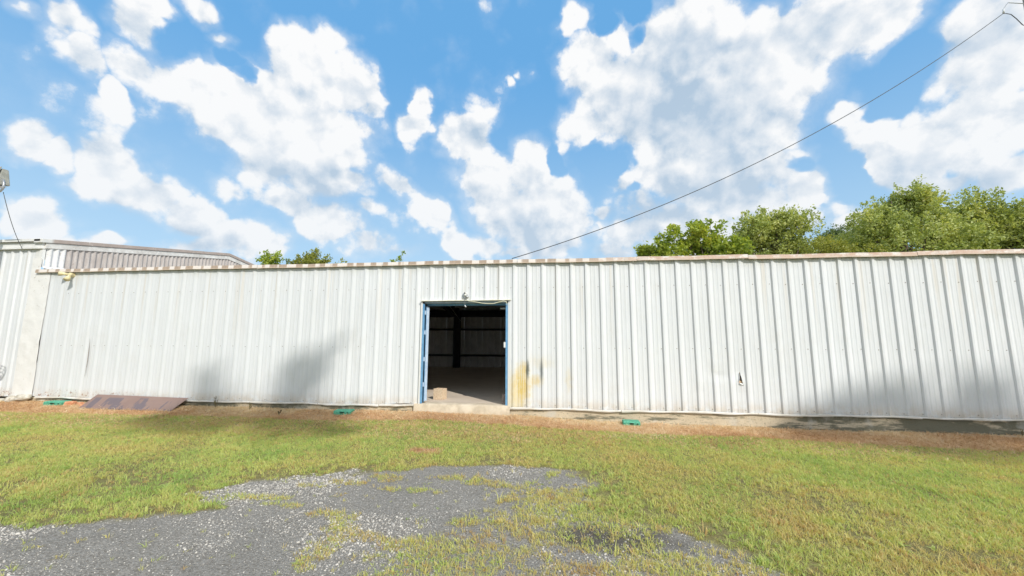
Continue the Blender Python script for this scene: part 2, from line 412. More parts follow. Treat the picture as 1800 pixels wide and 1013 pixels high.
def thing(name, label, cat, loc=(0, 0, 0), group=None):
    o = bpy.data.objects.new(name, None)
    o.empty_display_size = 0.2
    COL.objects.link(o)
    o.location = loc
    o['label'] = label
    o['category'] = cat
    if group:
        o['group'] = group
    return o


def part(name, mb, mat, parent=None, bevel=0, smooth=False, label=None, kind=None, base=None):
    """one mesh object; its points are written in world space and stored relative to the parent"""
    off = tuple(base.location) if base else (tuple(parent.location) if parent else (0, 0, 0))
    me = mb.mesh(name, off) if isinstance(mb, MB) else mb
    o = bpy.data.objects.new(name, me)
    COL.objects.link(o)
    me.materials.clear()
    me.materials.append(mat)
    if parent:
        o.parent = parent
    if bevel:
        b = o.modifiers.new("bevel", 'BEVEL')
        b.width = bevel
        b.segments = 2
        b.limit_method = 'ANGLE'
        b.angle_limit = R(35)
    if smooth:
        me.shade_smooth()
    if label:
        o['label'] = label
    if kind:
        o['kind'] = kind
    return o


def lone(name, mb, mat, label, cat, loc, group=None, **kw):
    """a thing that is one mesh"""
    me = mb.mesh(name, loc)
    o = part(name, me, mat, None, **kw)
    o.location = loc
    o['label'] = label
    o['category'] = cat
    if group:
        o['group'] = group
    return o


def smoothstep(a, b, x):
    t = np.clip((np.asarray(x, dtype=float) - a) / (b - a), 0, 1)
    return t * t * (3 - 2 * t)


_TAB = np.random.default_rng(5).random((256, 256))


def vnoise(x, y, s=1.0, seed=0):
    x = np.asarray(x, dtype=float) * s + 31.7 * seed + 1000
    y = np.asarray(y, dtype=float) * s + 17.3 * seed + 1000
    xi, yi = np.floor(x).astype(int), np.floor(y).astype(int)
    fx, fy = x - xi, y - yi
    fx, fy = fx * fx * (3 - 2 * fx), fy * fy * (3 - 2 * fy)
    g = lambda a, b: _TAB[a % 256, b % 256]
    return (g(xi, yi) * (1 - fx) + g(xi + 1, yi) * fx) * (1 - fy) + (g(xi, yi + 1) * (1 - fx) + g(xi + 1, yi + 1) * fx) * fy


def fbm(x, y, s=1.0, octv=4, seed=0):
    a, t, tot = 1.0, 0.0, 0.0
    for k in range(octv):
        t = t + a * vnoise(x, y, s * 2 ** k, seed + k)
        tot += a
        a *= 0.55
    return t / tot


# ------------------------------------------------------------------ materials
def material(name, build, rough=0.7, spec=0.3, metal=0.0):
    m = bpy.data.materials.new(name)
    m.use_nodes = True
    g = NG(m.node_tree)
    g.n.clear()
    out = g.new('ShaderNodeOutputMaterial')
    p = g.new('ShaderNodeBsdfPrincipled')
    p.inputs['Roughness'].default_value = rough
    p.inputs['Specular IOR Level'].default_value = spec
    p.inputs['Metallic'].default_value = metal
    g.l.new(p.outputs[0], out.inputs[0])
    g.out, g.p = out, p
    geo = g.new('ShaderNodeNewGeometry')
    g.pos = geo.outputs['Position']
    g.geo = geo
    col = build(g)
    if col is not None:
        g.put(p.inputs['Base Color'], (*col, 1.0) if isinstance(col, tuple) and len(col) == 3 else col)
    return m


def bump(g, h, strength=0.3, dist=0.01):
    b = g.new('ShaderNodeBump')
    b.inputs['Strength'].default_value = strength
    b.inputs['Distance'].default_value = dist
    g.l.new(h, b.inputs['Height'])
    g.l.new(b.outputs[0], g.p.inputs['Normal'])


def axis(g, i):
    s = g.new('ShaderNodeSeparateXYZ')
    g.l.new(g.pos, s.inputs[0])
    return s.outputs[i]


def spot(g, x, z, rx, rz, warp=0.0, edge=0.85):
    """soft patch at a place on the front wall (a stain with its own outline)"""
    v = g.pos
    if warp:
        v = g.vmath('ADD', v, g.vmath('SCALE', g.vmath('SUBTRACT', g.noise(g.pos, 7.0, 5, 0.65, color=True), (0.5, 0.5, 0.5)), scale=warp))
    q = g.mapping(v, (x, 0, z), (0, 0, 0), (rx, 50.0, rz), 'TEXTURE')
    return g.ramp(g.vmath('LENGTH', q), 1.0, 1.0 - edge)


def b_wall(g):
    x, z = axis(g, 0), axis(g, 2)
    big = g.noise(g.pos, 0.7, 4, 0.6)
    streak = g.noise(g.mapping(g.pos, scale=(26, 26, 0.7)), 1.0, 5, 0.65)
    fine = g.noise(g.mapping(g.pos, scale=(130, 60, 5)), 1.0, 3, 0.6)
    oi = g.new('ShaderNodeObjectInfo')
    col = g.mix(big, (0.67, 0.695, 0.72), (0.755, 0.775, 0.79))
    col = g.mix(g.math('MULTIPLY', oi.outputs['Random'], 0.22), col, (0.62, 0.63, 0.63))
    col = g.mix(g.ramp(streak, 0.38, 0.72, 0.0, 0.28), col, (0.63, 0.64, 0.63))
    col = g.mix(g.ramp(fine, 0.55, 0.75, 0.0, 0.10), col, (0.56, 0.57, 0.56))
    dusty = g.noise(g.mapping(g.pos, scale=(1.6, 1.6, 1.0)), 1.0, 6, 0.7)
    col = g.mix(g.ramp(dusty, 0.52, 0.75, 0.0, 0.35), col, (0.60, 0.59, 0.55))
    scuff = g.noise(g.pos, 9.0, 6, 0.72)
    col = g.mix(g.ramp(scuff, 0.66, 0.74, 0.0, 0.30), col, (0.50, 0.51, 0.50))
    # patchy darker green towards the eave and a dusty splash zone at the foot
    eave_green = g.math('MULTIPLY', g.math('MULTIPLY', g.ramp(z, 3.0, 3.27), g.ramp(x, -12.1, -11.9)), g.ramp(g.noise(g.mapping(g.pos, scale=(5, 5, 1.5)), 1.0, 4, 0.6), 0.35, 0.6, 0.0, 0.5))
    col = g.mix(eave_green, col, (0.44, 0.46, 0.37))
    splash = g.math('MULTIPLY', g.ramp(z, 0.50, 0.22), g.ramp(g.noise(g.pos, 5.0, 6, 0.7), 0.32, 0.62, 0.0, 0.7))
    col = g.mix(splash, col, (0.58, 0.50, 0.40))
    # drips below the eave
    drip = g.math('MULTIPLY', g.ramp(g.noise(g.mapping(g.pos, scale=(9, 9, 0.25)), 1.0, 3, 0.5), 0.56, 0.70, 0.0, 0.5), g.ramp(z, 1.2, 3.2))
    col = g.mix(drip, col, (0.62, 0.56, 0.47))
    # yellow blotches right of the doorway, with two scorch marks on the ribs
    y1 = spot(g, 0.20, 0.66, 0.30, 0.60, 0.34)
    y2 = spot(g, 0.25, 0.98, 0.20, 0.26, 0.25)
    y3 = spot(g, 0.50, 0.78, 0.22, 0.17, 0.20)
    y4 = spot(g, 1.17, 0.80, 0.10, 0.34, 0.22)
    y5 = spot(g, 0.62, 1.15, 0.40, 0.20, 0.30)
    yl = g.math('MAXIMUM', g.math('MAXIMUM', y1, g.math('MULTIPLY', y2, 0.85)), g.math('MULTIPLY', y3, 0.7))
    yl = g.math('MAXIMUM', yl, g.math('MAXIMUM', g.math('MULTIPLY', y4, 0.32), g.math('MULTIPLY', y5, 0.22)))
    run = g.noise(g.mapping(g.pos, scale=(60, 60, 1.2)), 1.0, 3, 0.5)
    yl = g.math('MULTIPLY', yl, g.ramp(run, 0.34, 0.60, 0.5, 1.0))
    yl = g.math('MULTIPLY', yl, g.ramp(g.noise(g.pos, 12.0, 6, 0.7), 0.30, 0.55, 0.65, 1.0))
    col = g.mix(g.math('MULTIPLY', yl, 0.95), col, (0.66, 0.46, 0.06))
    jam = g.math('MULTIPLY', g.math('MULTIPLY', g.ramp(x, 0.30, 0.02), g.ramp(x, -0.3, -0.02)), g.ramp(z, 1.25, 0.3, 0.0, 0.4))
    col = g.mix(jam, col, (0.72, 0.60, 0.30))
    k1 = spot(g, 0.335, 1.01, 0.055, 0.27, 0.06, 0.8)
    k2 = spot(g, 0.618, 0.98, 0.06, 0.30, 0.04, 0.9)
    blk = g.math('MAXIMUM', g.math('MULTIPLY', k1, 0.85), g.math('MULTIPLY', k2, 0.62))
    col = g.mix(blk, col, (0.10, 0.125, 0.12))
    # rust nibbling the foot of the left sheets
    rs = g.math('MULTIPLY', g.ramp(x, -8.2, -9.6), g.ramp(z, 0.46, 0.27))
    rs = g.math('MULTIPLY', rs, g.ramp(g.noise(g.pos, 16.0, 4, 0.7), 0.56, 0.62))
    col = g.mix(rs, col, (0.30, 0.14, 0.08))
    g.p.inputs['Roughness'].default_value = 0.48
    g.put(g.p.inputs['Roughness'], g.ramp(big, 0.3, 0.7, 0.42, 0.6))
    bump(g, g.noise(g.mapping(g.pos, scale=(3, 3, 1.4)), 1.0, 4, 0.55), 0.45, 0.03)
    return col


def b_caulk(g):
    n = g.noise(g.pos, 6.0, 6, 0.65)
    col = g.mix(n, (0.74, 0.74, 0.72), (0.80, 0.79, 0.77))
    z = axis(g, 2)
    d = g.math('MULTIPLY', g.ramp(g.noise(g.pos, 11.0, 5, 0.7), 0.60, 0.70, 0, 0.8), g.ramp(z, 1.9, 3.2, 0.25, 0.9))
    col = g.mix(d, col, (0.33, 0.30, 0.22))
    bump(g, g.noise(g.mapping(g.pos, scale=(1, 1, 1.2)), 4.0, 4, 0.55), 0.35, 0.03)
    return col


def b_eave(g):
    x = axis(g, 0)
    j = g.math('MULTIPLY_ADD', g.noise(g.mapping(g.pos, scale=(0.9, 0, 0)), 1.0, 3, 0.5), 0.8, 0)
    ph = g.math('FRACT', g.math('ADD', g.math('DIVIDE', x, 0.3048), g.math('MULTIPLY', j, 1.6)))
    tri = g.math('ABSOLUTE', g.math('SUBTRACT', ph, 0.5))
    wid = g.noise(g.mapping(g.pos, scale=(2.1, 0, 0)), 1.0, 3, 0.6)
    thr = g.math('MULTIPLY_ADD', wid, 1.7, -0.60)
    block = g.ramp(g.math('SUBTRACT', thr, tri), -0.05, 0.05)
    blot = g.noise(g.mapping(g.pos, scale=(5.0, 2.0, 9.0)), 1.0, 6, 0.7)
    cont = g.ramp(x, 0.6, 3.2)
    rust2 = g.math('MULTIPLY', g.ramp(blot, 0.40, 0.56), cont)
    block = g.math('MULTIPLY', block, g.ramp(cont, 0, 1, 1.0, 0.35))
    wash = g.mix(g.noise(g.pos, 4.0, 3), (0.74, 0.72, 0.70), (0.78, 0.68, 0.60))
    rc = g.mix(g.noise(g.mapping(g.pos, scale=(40, 10, 6)), 1.0, 5, 0.7), (0.25, 0.185, 0.14), (0.60, 0.48, 0.38))
    rc2 = g.mix(g.noise(g.mapping(g.pos, scale=(18, 10, 12)), 1.0, 5, 0.7), (0.46, 0.29, 0.20), (0.70, 0.56, 0.48))
    col = g.mix(block, wash, rc)
    col = g.mix(rust2, col, rc2)
    orange = g.ramp(g.noise(g.mapping(g.pos, scale=(6, 1, 1)), 1.0, 3, 0.5), 0.69, 0.74, 0.0, 0.75)
    col = g.mix(orange, col, (0.66, 0.36, 0.08))
    z = axis(g, 2)
    lip = g.ramp(z, 3.262, 3.25)
    col = g.mix(g.math('MULTIPLY', lip, 0.55), col, (0.62, 0.50, 0.38))
    bump(g, blot, 0.3, 0.01)
    return col


def b_brown_sheet(g):
    n = g.noise(g.pos, 2.2, 6, 0.65)
    s = g.noise(g.mapping(g.pos, scale=(14, 14, 2.0)), 1.0, 5, 0.7)
    col = g.mix(n, (0.32, 0.285, 0.265), (0.50, 0.46, 0.43))
    col = g.mix(g.ramp(s, 0.40, 0.75, 0.0, 0.75), col, (0.60, 0.565, 0.535))
    col = g.mix(g.ramp(g.noise(g.pos, 9.0, 5, 0.7), 0.60, 0.72, 0.0, 0.7), col, (0.22, 0.15, 0.12))
    y, z = axis(g, 1), axis(g, 2)
    wob = g.noise(g.pos, 7.0, 5, 0.7)
    # a length by the corner has been painted white
    wp = g.math('MULTIPLY', g.ramp(g.math('ADD', y, g.math('MULTIPLY', wob, 0.05)), 0.47, 0.45), g.ramp(wob, 0.36, 0.44, 0.3, 0.95))
    col = g.mix(wp, col, (0.70, 0.70, 0.69))
    return col


def b_brown_cap(g):
    n = g.noise(g.pos, 6.0, 6, 0.7)
    col = g.mix(n, (0.27, 0.21, 0.18), (0.50, 0.44, 0.40))
    col = g.mix(g.ramp(g.noise(g.mapping(g.pos, scale=(3, 3, 1)), 1.0, 4, 0.7), 0.62, 0.68, 0.0, 0.8), col, (0.68, 0.63, 0.56))
    y = axis(g, 1)
    return g.mix(g.ramp(y, 0.16, 0.06), col, (0.66, 0.66, 0.64))


def b_concrete(g):
    x, z = axis(g, 0), axis(g, 2)
    n = g.noise(g.pos, 3.0, 7, 0.68)
    col = g.mix(n, (0.44, 0.37, 0.26), (0.68, 0.59, 0.44))
    mil = g.noise(g.mapping(g.pos, scale=(1.1, 1.1, 7.0)), 1.0, 6, 0.7)
    amount = g.math('SUBTRACT', g.ramp(x, 4.2, 6.6, 0.51, 0.38), g.math('MULTIPLY', g.ramp(x, -2.6, -3.6), 0.10))
    col = g.mix(g.math('MULTIPLY', g.ramp(g.math('SUBTRACT', mil, amount), 0.0, 0.10), 0.85), col, (0.115, 0.12, 0.085))
    speck = g.noise(g.pos, 34.0, 5, 0.75)
    col = g.mix(g.ramp(speck, 0.56, 0.64, 0, 0.7), col, (0.13, 0.12, 0.09))
    pale = g.noise(g.pos, 2.0, 5, 0.6)
    col = g.mix(g.math('MULTIPLY', g.ramp(pale, 0.55, 0.68), 0.5), col, (0.56, 0.55, 0.50))
    bump(g, g.noise(g.pos, 40.0, 6, 0.7), 0.6, 0.01)
    return col


def b_floor(g):
    n = g.noise(g.pos, 2.5, 7, 0.62)
    col = g.mix(n, (0.66, 0.54, 0.42), (0.80, 0.70, 0.58))
    ln = g.noise(g.mapping(g.pos, rot=(0, 0, 0.5), scale=(1.0, 9.0, 1)), 1.0, 5, 0.65)
    col = g.mix(g.ramp(ln, 0.52, 0.62, 0, 0.3), col, (0.42, 0.33, 0.26))
    bump(g, g.noise(g.pos, 60.0, 4, 0.6), 0.2, 0.004)
    return col


def b_litter_bed(g):
    return None


def simple(name, c1, c2, scale=8.0, rough=0.6, spec=0.3, detail=5, bmp=0.0, metal=0.0):
    def f(g):
        n = g.noise(g.pos, scale, detail, 0.65)
        if bmp:
            bump(g, n, bmp, 0.01)
        return g.mix(g.ramp(n, 0.3, 0.7), c1, c2)
    return material(name, f, rough, spec, metal)


def b_plate(g):
    n = g.noise(g.pos, 2.5, 5, 0.6)
    col = g.mix(n, (0.25, 0.16, 0.135), (0.35, 0.255, 0.22))
    v = g.mapping(g.pos, rot=(0, 0.42, 0), scale=(3.6, 1, 0.9))
    pch = g.ramp(g.noise(v, 1.5, 3, 0.5), 0.52, 0.545)
    z = axis(g, 2)
    pch = g.math('MULTIPLY', pch, g.ramp(z, 0.285, 0.25))
    col = g.mix(g.math('MULTIPLY', pch, 0.8), col, (0.155, 0.135, 0.16))
    g.p.inputs['Metallic'].default_value = 0.25
    return col


def b_ground(g):
    at = g.new('ShaderNodeAttribute', attribute_name='zone')
    sp = g.new('ShaderNodeSeparateColor')
    g.l.new(at.outputs['Color'], sp.inputs[0])
    gravel, litter, mud = sp.outputs[0], sp.outputs[1], sp.outputs[2]
    n = g.noise(g.pos, 7.0, 8, 0.7)
    n2 = g.noise(g.pos, 45.0, 6, 0.75)
    soil = g.mix(n, (0.13, 0.10, 0.055), (0.27, 0.24, 0.10))
    soil = g.mix(g.ramp(n2, 0.45, 0.65, 0, 0.7), soil, (0.33, 0.32, 0.11))
    vor = g.new('ShaderNodeTexVoronoi')
    vor.inputs['Scale'].default_value = 75.0
    g.l.new(g.pos, vor.inputs['Vector'])
    cs = g.new('ShaderNodeSeparateColor')
    g.l.new(vor.outputs['Color'], cs.inputs[0])
    grit = g.mix(g.noise(g.pos, 1.6, 6, 0.7), (0.23, 0.215, 0.19), (0.40, 0.375, 0.335))
    grit = g.mix(g.ramp(n2, 0.36, 0.62, 0.75, 0.0), grit, (0.14, 0.125, 0.10))
    grit = g.mix(g.math('MULTIPLY', g.ramp(vor.outputs['Distance'], 0.45, 0.15), g.ramp(cs.outputs[0], 0.35, 0.9, 0.0, 0.85)), grit, (0.46, 0.435, 0.39))
    tan = g.mix(n2, (0.62, 0.47, 0.32), (0.74, 0.60, 0.45))
    red = g.mix(n2, (0.36, 0.22, 0.13), (0.56, 0.39, 0.26))
    y = axis(g, 1)
    lit = g.mix(g.ramp(g.math('ADD', y, g.math('MULTIPLY', g.noise(g.pos, 1.8, 5, 0.6), 0.30)), -0.02, 0.10), red, tan)
    mudc = g.mix(n, (0.055, 0.048, 0.038), (0.14, 0.125, 0.10))
    col = g.mix(gravel, soil, grit)
    col = g.mix(litter, col, lit)
    col = g.mix(g.math('MULTIPLY', mud, 0.9), col, mudc)
    far = g.ramp(g.vmath('LENGTH', g.pos), 16.0, 22.0)
    col = g.mix(far, col, g.mix(n, (0.10, 0.125, 0.03), (0.19, 0.20, 0.06)))
    bump(g, g.math('ADD', n2, g.math('MULTIPLY', vor.outputs['Distance'], -0.6)), 0.8, 0.012)
    return col


def leafy(name, stops, trans=0.35, rough=0.55, instancer=False, hue_noise=0.0, tr_boost=1.0):
    """thin leaf or blade: diffuse plus light coming through"""
    m = bpy.data.materials.new(name)
    m.use_nodes = True
    g = NG(m.node_tree)
    g.n.clear()
    out = g.new('ShaderNodeOutputMaterial')
    if instancer:
        at = g.new('ShaderNodeAttribute', attribute_type='INSTANCER', attribute_name='tint')
        f = at.outputs['Fac']
        geo = g.new('ShaderNodeNewGeometry')
        f = g.math('ADD', f, g.math('MULTIPLY', g.math('SUBTRACT', geo.outputs['Random Per Island'], 0.5), 0.24))
    else:
        geo = g.new('ShaderNodeNewGeometry')
        f = geo.outputs['Random Per Island']
        if hue_noise:
            f = g.math('ADD', g.math('MULTIPLY', f, 1 - hue_noise), g.math('MULTIPLY', g.ramp(g.noise(geo.outputs['Position'], 0.55, 3, 0.6), 0.3, 0.7), hue_noise))
    rp = g.new('ShaderNodeValToRGB')
    g.l.new(f, rp.inputs[0])
    el = rp.color_ramp.elements
    while len(el) > 1:
        el.remove(el[-1])
    el[0].position = stops[0][0]
    el[0].color = (*stops[0][1], 1)
    for p_, c in stops[1:]:
        e = el.new(p_)
        e.color = (*c, 1)
    pb = g.new('ShaderNodeBsdfPrincipled')
    pb.inputs['Roughness'].default_value = rough
    pb.inputs['Specular IOR Level'].default_value = 0.25
    g.l.new(rp.outputs[0], pb.inputs['Base Color'])
    tr = g.new('ShaderNodeBsdfTranslucent')
    g.l.new(g.mix(1.0, rp.outputs[0], (1.25 * tr_boost, 1.2 * tr_boost, 0.55 * tr_boost), 'MULTIPLY'), tr.inputs[0])
    mx = g.new('ShaderNodeMixShader')
    mx.inputs[0].default_value = trans
    g.l.new(pb.outputs[0], mx.inputs[1])
    g.l.new(tr.outputs[0], mx.inputs[2])
    g.l.new(mx.outputs[0], out.inputs[0])
    return m


M = {
    'wall': material('white_painted_sheet', b_wall, 0.5, 0.35),
    'caulk': material('lumpy_white_sealant', b_caulk, 0.8, 0.2),
    'eave': material('rusty_white_eave', b_eave, 0.65, 0.3),
    'brown_sheet': material('weathered_brown_sheet', b_brown_sheet, 0.8, 0.2),
    'brown_cap': material('weathered_brown_cap', b_brown_cap, 0.8, 0.2),
    'concrete': material('mildewed_concrete', b_concrete, 0.9, 0.15),
    'floor': material('worn_concrete_floor', b_floor, 0.75, 0.25),
    'plate': material('rusty_steel_plate', b_plate, 0.55, 0.4),
    'ground': material('ground_soil_gravel', b_ground, 0.95, 0.1),
    'white': simple('white_trim', (0.70, 0.70, 0.68), (0.80, 0.80, 0.78), 5, 0.5),
    'dull_white': simple('weathered_white_board', (0.52, 0.50, 0.47), (0.72, 0.71, 0.68), 5, 0.7),
    'cream_trim': simple('yellowed_trim', (0.62, 0.58, 0.40), (0.78, 0.77, 0.68), 4, 0.6),
    'base_trim': simple('chalky_base_trim', (0.62, 0.58, 0.50), (0.78, 0.77, 0.74), 3, 0.6),
    'blue': simple('blue_door_paint', (0.12, 0.29, 0.50), (0.18, 0.38, 0.60), 9, 0.5),
    'pale_blue': simple('faded_blue_paint', (0.36, 0.47, 0.62), (0.50, 0.60, 0.72), 9, 0.55),
    'grey_blue': simple('grey_blue_steel', (0.28, 0.36, 0.44), (0.40, 0.48, 0.55), 6, 0.5),
    'liner': simple('dusty_inner_sheet', (0.72, 0.70, 0.67), (0.84, 0.82, 0.79), 2.5, 0.8),
    'dark_steel': simple('dark_primed_steel', (0.030, 0.033, 0.038), (0.055, 0.055, 0.058), 4, 0.6),
    'step': simple('dusty_step_concrete', (0.50, 0.42, 0.31), (0.68, 0.59, 0.46), 6, 0.9, 0.15, bmp=0.4),
    'insul': simple('roof_liner', (0.40, 0.39, 0.38), (0.52, 0.51, 0.50), 2, 0.85),
    'green': simple('green_plastic', (0.05, 0.27, 0.17), (0.13, 0.46, 0.31), 26, 0.6, 0.3),
    'dark': simple('dark_hole', (0.012, 0.012, 0.012), (0.02, 0.02, 0.02), 10, 0.8, 0.1),
    'block': simple('tan_concrete_block', (0.58, 0.43, 0.28), (0.74, 0.60, 0.44), 30, 0.95, 0.1, bmp=0.5),
    'block_grey': simple('dusty_brown_block', (0.25, 0.19, 0.16), (0.42, 0.34, 0.30), 20, 0.95, 0.1, bmp=0.5),
    'rock': simple('pale_rough_rock', (0.42, 0.38, 0.30), (0.70, 0.67, 0.60), 14, 0.95, 0.1, bmp=0.8),
    'rubble': simple('pale_rough_rubble', (0.50, 0.44, 0.34), (0.72, 0.68, 0.60), 22, 0.95, 0.1, bmp=0.8),
    'brick': simple('orange_brick', (0.50, 0.20, 0.10), (0.66, 0.36, 0.22), 18, 0.95, 0.1, bmp=0.5),
    'yellow_lamp': simple('yellowed_lamp_plastic', (0.66, 0.55, 0.25), (0.78, 0.72, 0.50), 30, 0.5),
    'lamp_grey': simple('grey_lamp_housing', (0.26, 0.26, 0.22), (0.38, 0.38, 0.33), 12, 0.5, 0.4),
    'lens': simple('milky_lamp_glass', (0.72, 0.74, 0.74), (0.82, 0.83, 0.83), 6, 0.25, 0.5),
    'cable': simple('black_cable', (0.07, 0.075, 0.08), (0.11, 0.115, 0.12), 6, 0.6),
    'grey_cable': simple('grey_cable', (0.16, 0.17, 0.18), (0.24, 0.25, 0.26), 6, 0.6),
    'cream_cable': simple('cream_cable', (0.72, 0.68, 0.44), (0.80, 0.78, 0.62), 6, 0.5),
    'wood_pole': simple('weathered_pole_wood', (0.20, 0.19, 0.16), (0.34, 0.32, 0.27), 3, 0.9, 0.1),
    'bark': simple('grey_bark', (0.085, 0.065, 0.05), (0.17, 0.14, 0.11), 5, 0.95, 0.1, bmp=0.6),
    'wood': simple('raw_tan_wood', (0.50, 0.32, 0.18), (0.62, 0.44, 0.28), 12, 0.9),
    'galv': simple('galvanised_steel', (0.42, 0.43, 0.44), (0.55, 0.56, 0.57), 12, 0.4, 0.5, metal=0.6),
    'screw': simple('dull_screw', (0.22, 0.19, 0.16), (0.36, 0.33, 0.30), 9, 0.6),
}
def _added_skylight(name):
    m = bpy.data.materials.new(name)
    m.use_nodes = True
    g = NG(m.node_tree)
    g.n.clear()
    out = g.new('ShaderNodeOutputMaterial')
    d = g.new('ShaderNodeBsdfDiffuse')
    d.inputs[0].default_value = (0.6, 0.6, 0.55, 1)
    t = g.new('ShaderNodeBsdfTranslucent')
    t.inputs[0].default_value = (0.55, 0.54, 0.50, 1)
    mx = g.new('ShaderNodeMixShader')
    mx.inputs[0].default_value = 0.5
    g.l.new(d.outputs[0], mx.inputs[1])
    g.l.new(t.outputs[0], mx.inputs[2])
    g.l.new(mx.outputs[0], out.inputs[0])
    return m


M['added_skylight'] = _added_skylight('added_translucent_roof_sheet')  # for the roof sheets added to let more light inside
GRASS = leafy('grass_blade', [(0.0, (0.52, 0.34, 0.17)), (0.2, (0.68, 0.57, 0.26)), (0.42, (0.63, 0.63, 0.24)), (0.65, (0.49, 0.59, 0.19)), (1.0, (0.29, 0.45, 0.13))], 0.40, 0.6, instancer=True)
STRAW = leafy('dead_grass_litter', [(0.0, (0.42, 0.23, 0.12)), (0.4, (0.66, 0.43, 0.25)), (0.75, (0.76, 0.57, 0.36)), (1.0, (0.82, 0.70, 0.50))], 0.2, 0.8, instancer=True)
STONE = leafy('gravel_stone', [(0.0, (0.12, 0.11, 0.10)), (0.4, (0.28, 0.265, 0.24)), (0.75, (0.50, 0.47, 0.42)), (1.0, (0.66, 0.62, 0.55))], 0.0, 0.85, instancer=True)
LEAF_OAK = leafy('oak_leaves', [(0.0, (0.20, 0.27, 0.09)), (0.35, (0.38, 0.44, 0.15)), (0.75, (0.56, 0.60, 0.22)), (1.0, (0.74, 0.70, 0.32))], 0.35, 0.5, hue_noise=0.45)
LEAF_DARK = leafy('dark_leaves', [(0.0, (0.11, 0.17, 0.08)), (0.6, (0.21, 0.28, 0.12)), (1.0, (0.34, 0.40, 0.17))], 0.3, 0.5, hue_noise=0.4)
LEAF_BRIGHT = leafy('bright_leaves', [(0.0, (0.18, 0.26, 0.05)), (0.45, (0.34, 0.43, 0.08)), (0.8, (0.50, 0.55, 0.10)), (1.0, (0.66, 0.55, 0.13))], 0.45, 0.45, hue_noise=0.45)
LEAF_OLIVE = leafy('olive_shrub_leaves', [(0.0, (0.18, 0.21, 0.045)), (0.5, (0.34, 0.37, 0.08)), (1.0, (0.50, 0.44, 0.12))], 0.4, 0.5, hue_noise=0.4)

# ------------------------------------------------------------------ ground
WALL_FOOT_X = [-40, -12, -9.4, -6.4, -3.7, -1.8, 0.0, 2.3, 4.4, 6.4, 8.3, 30]
WALL_FOOT_Z = [0.13, 0.13, 0.094, 0.10, 0.08, 0.10, 0.065, 0.0, -0.03, -0.06, -0.04, -0.05]


def ground_z(x, y):
    x, y = np.asarray(x, float), np.asarray(y, float)
    foot = np.interp(x, WALL_FOOT_X, WALL_FOOT_Z)
    k = smoothstep(-0.62, -0.04, y)
    drop = -0.04 * smoothstep(2.0, 6.0, x)
    z = drop + (foot - drop) * k
    near = np.exp(-((x - 1) ** 2 + (y + 4) ** 2) / 300.0)
    z = z + (fbm(x, y, 0.7, 3, 3) - 0.5) * 0.05 * near + (fbm(x, y, 6.0, 3, 9) - 0.5) * 0.016 * near
    return z


GRAVEL_EDGE = [(-16, -5.9), (-6.0, -5.45), (-3.9, -5.17), (-2.85, -4.80), (-2.35, -4.58), (-2.75, -4.40), (-3.05, -4.33), (-2.55, -3.86), (-2.1, -3.66),
               (-1.67, -3.52), (-1.1, -3.30), (-0.66, -3.12), (0.33, -2.86), (0.95, -3.02), (1.30, -3.45), (1.25, -3.95), (1.35, -4.25), (2.0, -4.45), (2.5, -5.1), (2.3, -6.0), (2.0, -20), (-16, -20)]


def poly_dist(px_, py_, poly):
    """signed distance, positive inside"""
    d = np.full(px_.shape, 1e9)
    inside = np.zeros(px_.shape, bool)
    n = len(poly)
    for i in range(n):
        x0, y0 = poly[i]
        x1, y1 = poly[(i + 1) % n]
        ex, ey = x1 - x0, y1 - y0
        t = np.clip(((px_ - x0) * ex + (py_ - y0) * ey) / (ex * ex + ey * ey), 0, 1)
        d = np.minimum(d, np.hypot(px_ - x0 - t * ex, py_ - y0 - t * ey))
        c = ((y0 > py_) != (y1 > py_)) & (px_ < (x1 - x0) * (py_ - y0) / (y1 - y0 + 1e-12) + x0)
        inside ^= c
    return np.where(inside, d, -d)


# tufts and mats of grass growing through the gravel: x y half-width half-depth strength
TUFTS = [(-0.86, -5.12, .13, .34, .95), (-0.98, -4.80, .10, .14, .8), (-0.62, -4.98, .18, .07, .75), (-1.12, -4.62, .12, .06, .9), (-1.30, -4.62, .06, .05, .8), (-0.55, -3.95, .20, .05, .6),
         (0.05, -3.62, .32, .07, .95), (-0.30, -3.52, .30, .06, .8), (0.35, -3.72, .20, .05, .7), (-1.05, -3.62, .16, .10, .7), (-0.86, -3.95, .16, .05, .7), (-1.5, -3.8, .30, .05, .8), (-1.75, -3.95, .25, .04, .7),
         (-2.2, -4.32, .35, .05, .9), (-1.9, -4.45, .30, .04, .6), (-2.9, -4.65, .35, .06, .7), (-1.35, -4.2, .07, .05, .75), (-1.55, -4.2, .10, .04, .5),
         (0.62, -3.62, .05, .05, .8), (0.85, -3.75, .06, .05, .8), (0.50, -3.95, .10, .05, .75), (0.85, -4.05, .45, .10, .85), (1.25, -3.7, .20, .12, .8), (1.15, -4.2, .35, .10, .7),
         (0.10, -4.62, .16, .07, .8), (0.45, -4.62, .10, .06, .75), (0.75, -4.55, .14, .08, .7), (-0.28, -5.02, .22, .07, .75), (0.02, -5.05, .18, .10, .85), (0.35, -5.12, .30, .10, .8), (0.70, -5.05, .25, .13, .8),
         (0.95, -4.85, .22, .10, .85), (1.25, -5.3, .45, .16, .95), (1.75, -5.1, .35, .2, .9), (0.30, -4.85, .15, .06, .7), (1.5, -4.6, .25, .12, .55), (-0.1, -5.4, .25, .10, .6), (0.85, -5.45, .4, .12, .9), (0.9, -3.3, .2, .08, .6)]


